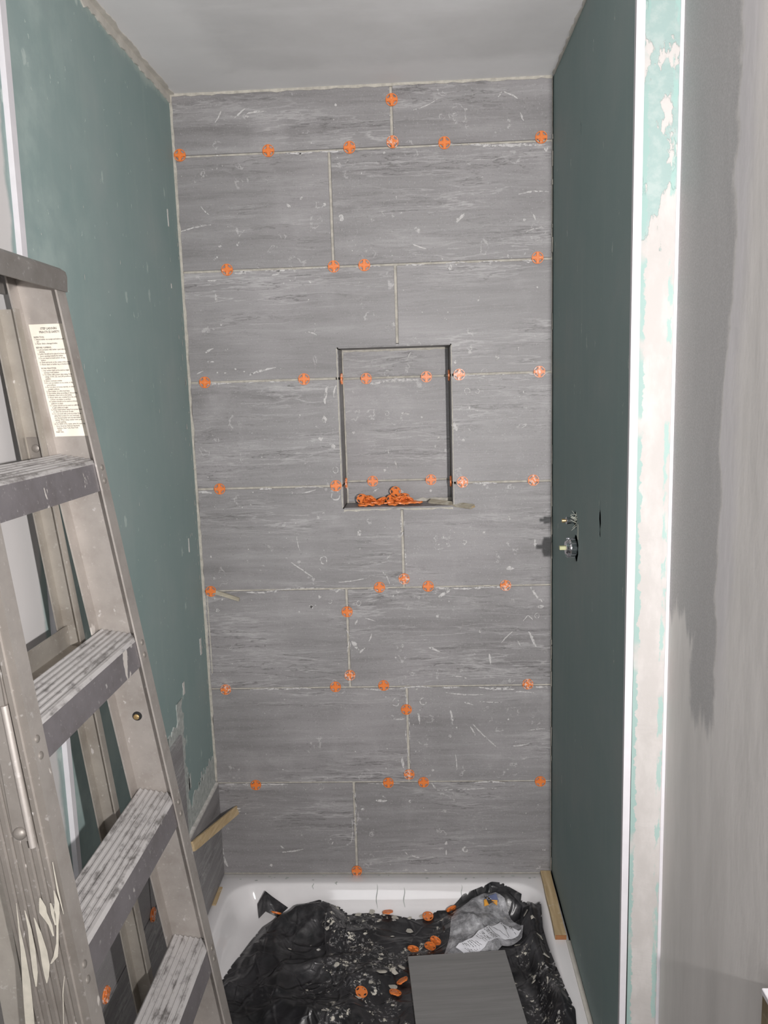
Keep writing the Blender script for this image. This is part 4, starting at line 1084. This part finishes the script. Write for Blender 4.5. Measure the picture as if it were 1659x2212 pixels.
# ------------------------------------------------------------------ wooden shims and strips
def stick(name, p, q, w_, t, mat, label, taper=1.0, up=(0, 0, 1), cat='shim', ends=None):
    p, q = Vector(p), Vector(q); ax = (q - p).normalized(); s = ax.cross(Vector(up)).normalized(); u = s.cross(ax).normalized()
    bm = bmesh.new(); n = 8; secs = []
    for k in range(n + 1):
        f = k / n; c = p.lerp(q, f); ww = w_ * .5 * random.uniform(.94, 1.05); tt = t * .5 * (1 + (taper - 1) * f)
        secs.append([c - s * ww - u * tt, c + s * ww - u * tt, c + s * ww + u * tt, c - s * ww + u * tt])
    loft(bm, secs)
    o = link(name, from_bm(bm), mat)
    tag(o, label, cat)
    return o
o = stick('wood_shim', (0.0175, -0.315, 0.391), (0.066, -0.012, 0.327), 0.027, 0.008, 'wood', 'tan wooden shim jammed diagonally across the lower left tiled corner', up=(1, -0.25, 0.35))
bm = bmesh.new()
for k in range(9):                                            # frayed end
    a = Vector((0.064 + random.uniform(-.006, .006), -0.016, 0.328 + random.uniform(-.010, .010))); b = a + Vector((random.uniform(.006, .016), .006, random.uniform(-.006, .004)))
    loft(bm, [[a + Vector(d) * .0014 for d in ((1, 0, 0), (0, 0, 1), (-1, 0, 0), (0, 0, -1))], [b + Vector(d) * .0005 for d in ((1, 0, 0), (0, 0, 1), (-1, 0, 0), (0, 0, -1))]])
link('frayed_end', from_bm(bm), 'dab', o)
o = stick('wood_shim', (0.690, 0.060, NZ0 + .0062), (0.812, -0.030, NZ0 - .0005), 0.017, 0.0065, 'wood_grey', 'grey mortar-caked shim lying on the niche sill and sticking out to the right', 1.0, cat='shim', up=(0.15, -0.55, 0.8))
bm = bmesh.new(); box(bm, 0, .0012, -.0078, .0078, -.0028, .0028)
e2 = link('cut_end', from_bm(bm), 'wood', o); d_ = Vector((0.122, -0.09, -0.0067)).normalized()
e2.matrix_parent_inverse = Matrix.Identity(4); e2.location = (0.8125, -0.0304, NZ0 - .0006); e2.rotation_euler = (0, 0, math.atan2(d_.y, d_.x))
stick('wood_shim', (0.036, -0.0015, 1.027), (0.114, -0.014, 1.004), 0.006, 0.0125, 'wood_grey', 'thin grey shim sticking out beside the leftmost spacer of the fifth joint', 0.8)
o = stick('wood_strip', (1.0195, -0.298, 0.107), (1.0235, -0.004, 0.107), 0.030, 0.0135, 'wood', 'tan wooden strip lying on the right rim of the shower tray', cat='wood strip')
bm = bmesh.new(); box(bm, 1.0045, 1.0345, -0.2995, -0.2982, 0.1005, 0.1135); link('end_grain', from_bm(bm), 'rusty', o)
o = stick('wood_shim', (0.0145, -0.070, 0.1020), (0.0155, -0.155, 0.1020), 0.012, 0.004, 'wood', 'small splintered shim under the left wall tile on the tray corner', 0.7)
# panel standing against the room's right wall
bm = bmesh.new(); box(bm, 1.100, 1.1205, -1.90, -1.329, 0.0, 0.806)
pn = link('plywood_board', from_bm(bm), 'wood_dark'); tag(pn, 'dark plywood board with white top edge standing against the right room wall', 'board')
bm = bmesh.new(); box(bm, 1.0985, 1.122, -1.90, -1.3285, 0.806, 0.815); bevel_all(bm, .001)
link('top_edge', from_bm(bm), 'white_trim', pn)

# ------------------------------------------------------------------ crumpled black sheet in the tray
POLY = [(0.05, -0.80), (0.055, -0.60), (0.070, -0.48), (0.089, -0.405), (0.106, -0.319), (0.136, -0.22), (0.158, -0.156), (0.199, -0.118), (0.251, -0.088), (0.322, -0.075), (0.387, -0.088), (0.412, -0.104), (0.48, -0.101), (0.55, -0.107), (0.621, -0.122), (0.668, -0.115), (0.671, -0.095), (0.714, -0.093), (0.763, -0.066), (0.835, -0.053), (0.853, -0.046), (0.885, -0.050), (0.931, -0.076), (0.969, -0.105), (0.990, -0.132), (0.981, -0.231), (0.983, -0.315), (0.991, -0.416), (0.999, -0.495), (1.010, -0.554), (0.998, -0.640), (0.99, -0.80)]
def inside(x, y):
    c = False; n = len(POLY)
    for i in range(n):
        (xa, ya), (xb, yb) = POLY[i], POLY[i - 1]
        if (ya > y) != (yb > y) and x < (xb - xa) * (y - ya) / (yb - ya) + xa: c = not c
    return c
def near_edge(x, y):
    best = (9, None); n = len(POLY)
    for i in range(n):
        (xa, ya), (xb, yb) = POLY[i], POLY[i - 1]
        L2 = (xb - xa) ** 2 + (yb - ya) ** 2; t = max(0, min(1, ((x - xa) * (xb - xa) + (y - ya) * (yb - ya)) / L2))
        px, py = xa + t * (xb - xa), ya + t * (yb - ya); d = math.hypot(px - x, py - y)
        if d < best[0]: best = (d, (px, py))
    return best
def ss(a, b, t):
    t = max(0, min(1, (t - a) / (b - a))); return t * t * (3 - 2 * t)
def ridge(x, y, s, seed):
    return 1 - abs(mn.noise(Vector((x * s, y * s, seed)))) * 2.4
BUMPS = [(0.30, -0.13, .085, .050, .040), (0.20, -0.24, .06, .10, .016), (0.90, -0.085, .05, .028, .048), (0.955, -0.16, .035, .06, .040), (0.96, -0.33, .028, .13, .046), (0.975, -0.52, .025, .10, .045), (0.36, -0.52, .13, .06, .030), (0.50, -0.36, .05, .05, .018), (0.25, -0.40, .05, .04, .016), (0.86, -0.40, .03, .10, .006)]
def sheet_z(x, y, edge):
    b = tray_prof(tray_d(x, y)) + 0.004
    wx = x + .03 * mn.noise(Vector((x * 6, y * 6, 4.2))); wy = y + .03 * mn.noise(Vector((x * 6, y * 6, 9.1)))
    r = 0.021 * max(0, ridge(wx + .35 * wy, wy * 0.8 - .3 * wx, 4.6, 1.3)) ** 1.4 + 0.010 * max(0, ridge(wx - .5 * wy, wy, 9.0, 5.7)) ** 1.5 + 0.005 * max(0, ridge(wx + .2 * wy, wy, 17.0, 8.1)) ** 1.3 + 0.0012 * mn.noise(Vector((x * 30, y * 30, 2)))
    m = 0
    for cx, cy, sx, sy, h in BUMPS: m += h * math.exp(-((x - cx) / sx) ** 2 - ((y - cy) / sy) ** 2)
    z = b + (r + m) * ss(-0.002, 0.035, edge) + m * 0.35 * (1 - ss(0, .035, edge))
    if y > -0.2 and 0.40 < x < 0.70: z = b + (z - b) * 0.45
    # flattened under the loose tile
    f = ss(0.04, 0.0, max(0.585 - x, x - 0.905, y + 0.285, -0.70 - y, 0))
    return z * (1 - f) + min(z, 0.050) * f
st = 0.0045; bm = bmesh.new(); V = {}
NXg, NYg = int(0.98 / st), int(0.78 / st)
for i in range(NXg):
    for j in range(NYg):
        x, y = 0.04 + i * st, -0.81 + j * st
        if inside(x, y):
            d, q = near_edge(x, y)
            if d < st * 0.9: x, y = q; d = 0
            V[i, j] = bm.verts.new((x, y, sheet_z(x, y, d)))
for (i, j), v in V.items():
    q = [V.get((i + 1, j)), V.get((i + 1, j + 1)), V.get((i, j + 1))]
    if all(q): bm.faces.new((v, *q))
    elif q[0] and q[1]: bm.faces.new((v, q[0], q[1]))
    elif q[1] and q[2]: bm.faces.new((v, q[1], q[2]))
# stiff folded corner standing up at the back left
F = [(0.131, -0.088, .058), (0.157, -0.084, .100), (0.178, -0.083, .080), (0.226, -0.088, .046), (0.200, -0.125, .040), (0.165, -0.128, .062), (0.142, -0.125, .036), (0.176, -0.115, .075)]
fv = [bm.verts.new(p) for p in F]
for f in ((0, 1, 5), (1, 7, 5), (1, 2, 7), (2, 3, 7), (3, 4, 7), (7, 4, 5), (0, 5, 6)): bm.faces.new([fv[k] for k in f])
# folded lip at the back right
F = [(0.845, -0.052, .070), (0.858, -0.045, .096), (0.905, -0.056, .094), (0.94, -0.082, .088), (0.93, -0.115, .060), (0.87, -0.090, .058)]
fv = [bm.verts.new(p) for p in F]
for f in ((0, 1, 5), (1, 2, 5), (2, 3, 4), (2, 4, 5)): bm.faces.new([fv[k] for k in f])
bs = link('plastic_sheet', from_bm(bm, 3.2), 'black')
tag(bs, 'crumpled black plastic sheet splashed with mortar, spread in the shower tray', 'plastic sheet')
bm = bmesh.new()                                              # hardened mortar flakes along its back edge and centre
def hz(x, y):
    d, q = near_edge(x, y); return sheet_z(x, y, d if inside(x, y) else 0)
for x, y, s in ((0.445, -.108, .014), (0.485, -.100, .016), (0.520, -.108, .010), (0.555, -.118, .022), (0.60, -.118, .012), (0.640, -.112, .018), (0.49, -.118, .012), (0.53, -.36, .026), (0.56, -.35, .018), (0.56, -.40, .02), (0.50, -.40, .014), (0.47, -.455, .02), (0.40, -.33, .014), (0.33, -.42, .010), (0.955, -.205, .012), (0.94, -.165, .014), (0.965, -.27, .018), (0.97, -.36, .016), (0.905, -.25, .016), (0.60, -.17, .02), (0.55, -.20, .014), (0.36, -.19, .012), (0.26, -.26, .010), (0.52, -.30, .014), (0.44, -.25, .010), (0.58, -.33, .018), (0.885, -.13, .010), (0.93, -.40, .008), (0.92, -.45, .010)):
    n = 9; c = bm.verts.new((x, y, hz(x, y) + .0025)); ring = []
    for k in range(n):
        r = s * random.uniform(.35, .75); a = 6.283 * k / n; px, py = x + r * math.cos(a), y + r * .7 * math.sin(a)
        ring.append(bm.verts.new((px, py, hz(px, py) + .0014)))
    for k in range(n): bm.faces.new((c, ring[k], ring[(k + 1) % n]))
tag(link('mortar_flake', from_bm(bm), 'mortar', bs), kind='stuff')

# loose cut tile lying on the sheet
bm = bmesh.new()
ca, sa = math.cos(math.radians(5.6)), math.sin(math.radians(5.6))
LTZ = 0.0620
loc = lambda u, v: (0.597 + u * ca + v * sa, -0.3165 + u * sa - v * ca)
a = [loc(0, 0.40), loc(0.274, 0.40), loc(0.2715, 0), loc(0, 0)]
hexa(bm, [(x, y, LTZ - .009) for x, y in a] + [(x, y, LTZ) for x, y in a]); bevel_all(bm, .0007)
lt = link('loose_tile', from_bm(bm), 'tile_flat')
tag(lt, 'loose grey striped tile lying on the black sheet in the tray', 'tile')

# clear plastic bag with its header and paper label
BAG = [(0.690, -0.318), (0.699, -0.296), (0.712, -0.25), (0.718, -0.209), (0.724, -0.15), (0.740, -0.112), (0.788, -0.080), (0.827, -0.072), (0.861, -0.078), (0.887, -0.098), (0.907, -0.150), (0.930, -0.196), (0.922, -0.225), (0.898, -0.244), (0.866, -0.258), (0.850, -0.28), (0.83, -0.318), (0.76, -0.325)]
cx, cy = 0.81, -0.20
bm = bmesh.new(); n = len(BAG); R = 9; rows = []
def bag_z(x, y, t):
    return max(hz(x, y) if inside(x, y) else .03, .030) + .004 + 0.024 * (1 - t ** 3) * (0.75 + 0.5 * ridge(x, y, 17, 3.3)) * (1.0 if y > -.27 else .55)
fine = []
for i in range(n):
    p, q = Vector(BAG[i]), Vector(BAG[(i + 1) % n])
    for k in range(4): fine.append(p.lerp(q, k / 4))
for r in range(R + 1):
    t = r / R; row = []
    for p in fine:
        x, y = cx + (p.x - cx) * t, cy + (p.y - cy) * t
        row.append((x, y, bag_z(x, y, t)))
    rows.append(row)
c0 = bm.verts.new((cx, cy, bag_z(cx, cy, 0))); vr = [[bm.verts.new(p) for p in row] for row in rows[1:]]
nf = len(fine)
for k in range(nf): bm.faces.new((c0, vr[0][k], vr[0][(k + 1) % nf]))
for A, B in zip(vr, vr[1:]):
    for k in range(nf): bm.faces.new((A[k], B[k], B[(k + 1) % nf], A[(k + 1) % nf]))
bag = link('plastic_bag', from_bm(bm, 3.2), 'clear')
tag(bag, 'crumpled clear plastic bag with white paper label, behind the loose tile', 'bag')
def on_bag(x, y, d=0.0):
    v = Vector((x - cx, y - cy)); L = v.length; best = 1.0
    if L > 1e-6:
        for i in range(n):                                    # distance to the outline along this direction
            p, q = Vector(BAG[i]) - Vector((cx, cy)), Vector(BAG[(i + 1) % n]) - Vector((cx, cy))
            dn = v.x * (q.y - p.y) - v.y * (q.x - p.x)
            if abs(dn) > 1e-12:
                s = (p.x * (q.y - p.y) - p.y * (q.x - p.x)) / dn; w_ = (p.x * v.y - p.y * v.x) / dn
                if s > 0 and -1e-6 <= w_ <= 1 + 1e-6: best = min(best, 1.0 / s) if s >= 1 else 1.0
    return bag_z(x, y, min(1.0, best)) + d
def patch(quad, nu, nv, d, name, mat, parent):
    """quad: 4 xy corners TL TR BR BL, draped over the bag"""
    q = [Vector(p) for p in quad]; bm = bmesh.new(); G = []
    for j in range(nv + 1):
        G.append([bm.verts.new((*(q[0].lerp(q[1], i / nu)).lerp(q[3].lerp(q[2], i / nu), j / nv), LZ(q, i / nu, j / nv) + d)) for i in range(nu + 1)])
    for j in range(nv):
        for i in range(nu): bm.faces.new((G[j][i], G[j][i + 1], G[j + 1][i + 1], G[j + 1][i]))
    return link(name, from_bm(bm, 3.2), mat, parent)
def LZ(q, u, v):
    s = 0; p = q[0].lerp(q[1], u).lerp(q[3].lerp(q[2], u), v)
    for dx, dy in ((0, 0), (.012, 0), (-.012, 0), (0, .012), (0, -.012)): s = max(s, on_bag(p.x + dx, p.y + dy))
    return s
LQ = [(0.731, -0.286), (0.884, -0.176), (0.922, -0.218), (0.762, -0.312)]
lbl = patch(LQ, 16, 5, 0.0030, 'label', 'white_paper', bag); lbl['label'] = 'white printed paper label'
bm = bmesh.new(); qv = [Vector(p) for p in LQ]
def LP(u, v): 
    p = qv[0].lerp(qv[1], u).lerp(qv[3].lerp(qv[2], u), v); return Vector((p.x, p.y, LZ(qv, u, v) + 0.0040))
def ink_line(u0, v0, u1, v1, w_):
    nn = 6
    for k in range(nn):
        a, b = LP(u0 + (u1 - u0) * k / nn, v0 + (v1 - v0) * k / nn), LP(u0 + (u1 - u0) * (k + 1) / nn, v0 + (v1 - v0) * (k + 1) / nn)
        t = (b - a).normalized(); s = t.cross(Vector((0, 0, 1))) * w_ * .5
        bm.faces.new([bm.verts.new(p) for p in (a - s, b - s, b + s, a + s)])
for u in (0.10, 0.13, 0.16, 0.20, 0.23, 0.26, 0.285, 0.36, 0.39, 0.43, 0.455, 0.52, 0.545, 0.57):   # lines of print, running across the strip
    v = 0.12
    while v < 0.86:
        L = random.uniform(.05, .16); ink_line(u, v, u, min(v + L, .90), .0022 if u in (0.57, 0.455) else .0016); v += L + .035
for u0, v0, u1, v1 in ((.62, .08, .70, .08), (.62, .08, .62, .88), (.70, .08, .72, .72), (.72, .72, .76, .95), (.86, .08, .80, .86), (.86, .08, .97, .42), (.97, .42, .93, .88), (.80, .86, .76, .95)):
    ink_line(u0, v0, u1, v1, .0013)
for u, v in ((.845, .48), (.945, .45)):
    for k in range(8):
        a, b = 6.283 * k / 8, 6.283 * (k + 1) / 8; ink_line(u + .012 * math.cos(a), v + .06 * math.sin(a), u + .012 * math.cos(b), v + .06 * math.sin(b), .0012)
link('print', from_bm(bm), 'ink', lbl)
hd = patch([(0.828, -0.090), (0.862, -0.088), (0.868, -0.116), (0.828, -0.118)], 5, 4, 0.0026, 'header_print', 'logo_blue', bag); hd['label'] = 'blue, black and orange printed corner'
def banner(quad, d, mat):
    q = [Vector(p) for p in quad]; bm = bmesh.new()
    bm.faces.new([bm.verts.new((p.x, p.y, LZ(q, a, b) + d)) for p, (a, b) in zip(q, ((0, 0), (1, 0), (1, 1), (0, 1)))])
    return link('printed_banner', from_bm(bm), mat, hd)
banner([(0.826, -0.092), (0.838, -0.092), (0.851, -0.118), (0.838, -0.122)], .0042, 'ink')
banner([(0.824, -0.108), (0.831, -0.104), (0.838, -0.124), (0.824, -0.124)], .0044, 'logo_orange')
banner([(0.846, -0.110), (0.864, -0.113), (0.862, -0.124), (0.848, -0.119)], .0046, 'logo_orange')
bm = bmesh.new()
for k in range(4):
    for j in range(2):
        a, b = 0.8285 + k * .0045 + j * .005, -0.0955 - k * .0058 + j * .001
        p = [(a, b), (a + .0030, b - .0010), (a + .0034, b - .0024), (a + .0004, b - .0014)]
        bm.faces.new([bm.verts.new((x, y, on_bag(x, y) + .0085)) for x, y in p])
link('lettering', from_bm(bm), 'white_paper', hd)

# spacers dropped on the sheet
def drop(x, y, dz, rot, label, key='orange'):
    spacer((x, y, hz(x, y) + dz), label, 'spacers dropped in the tray', key, tuple(math.radians(t) for t in rot))
drop(0.612, -0.276, .016, (28, 20, 0), 'orange spacer standing at the left end of the loose tile back edge')
drop(0.660, -0.262, .016, (35, 60, 20), 'orange spacer standing near the middle of the loose tile back edge')
drop(0.676, -0.252, .020, (15, 10, -20), 'orange spacer leaning on another beside the clear bag corner')
drop(0.725, -0.100, .012, (40, 30, 50), 'orange spacer half hidden behind the back left of the clear bag')
drop(0.655, -0.117, .008, (100, 0, 10), 'flat orange spacer on the back edge of the sheet left of the clear bag')
drop(0.533, -0.104, .010, (70, 0, 12), 'orange spacer at the back edge of the black sheet under the niche')
drop(0.582, -0.385, .012, (60, 10, 70), 'upper of two orange spacers touching the left edge of the loose tile')
drop(0.566, -0.425, .008, (80, 20, 30), 'lower of two orange spacers beside the left edge of the loose tile')
drop(0.478, -0.440, .008, (105, 15, 20), 'dirty orange spacer lying alone on the middle of the black sheet')
drop(0.196, -0.122, .020, (80, 40, 60), 'orange spacer tucked in the stiff folded corner of the black sheet')
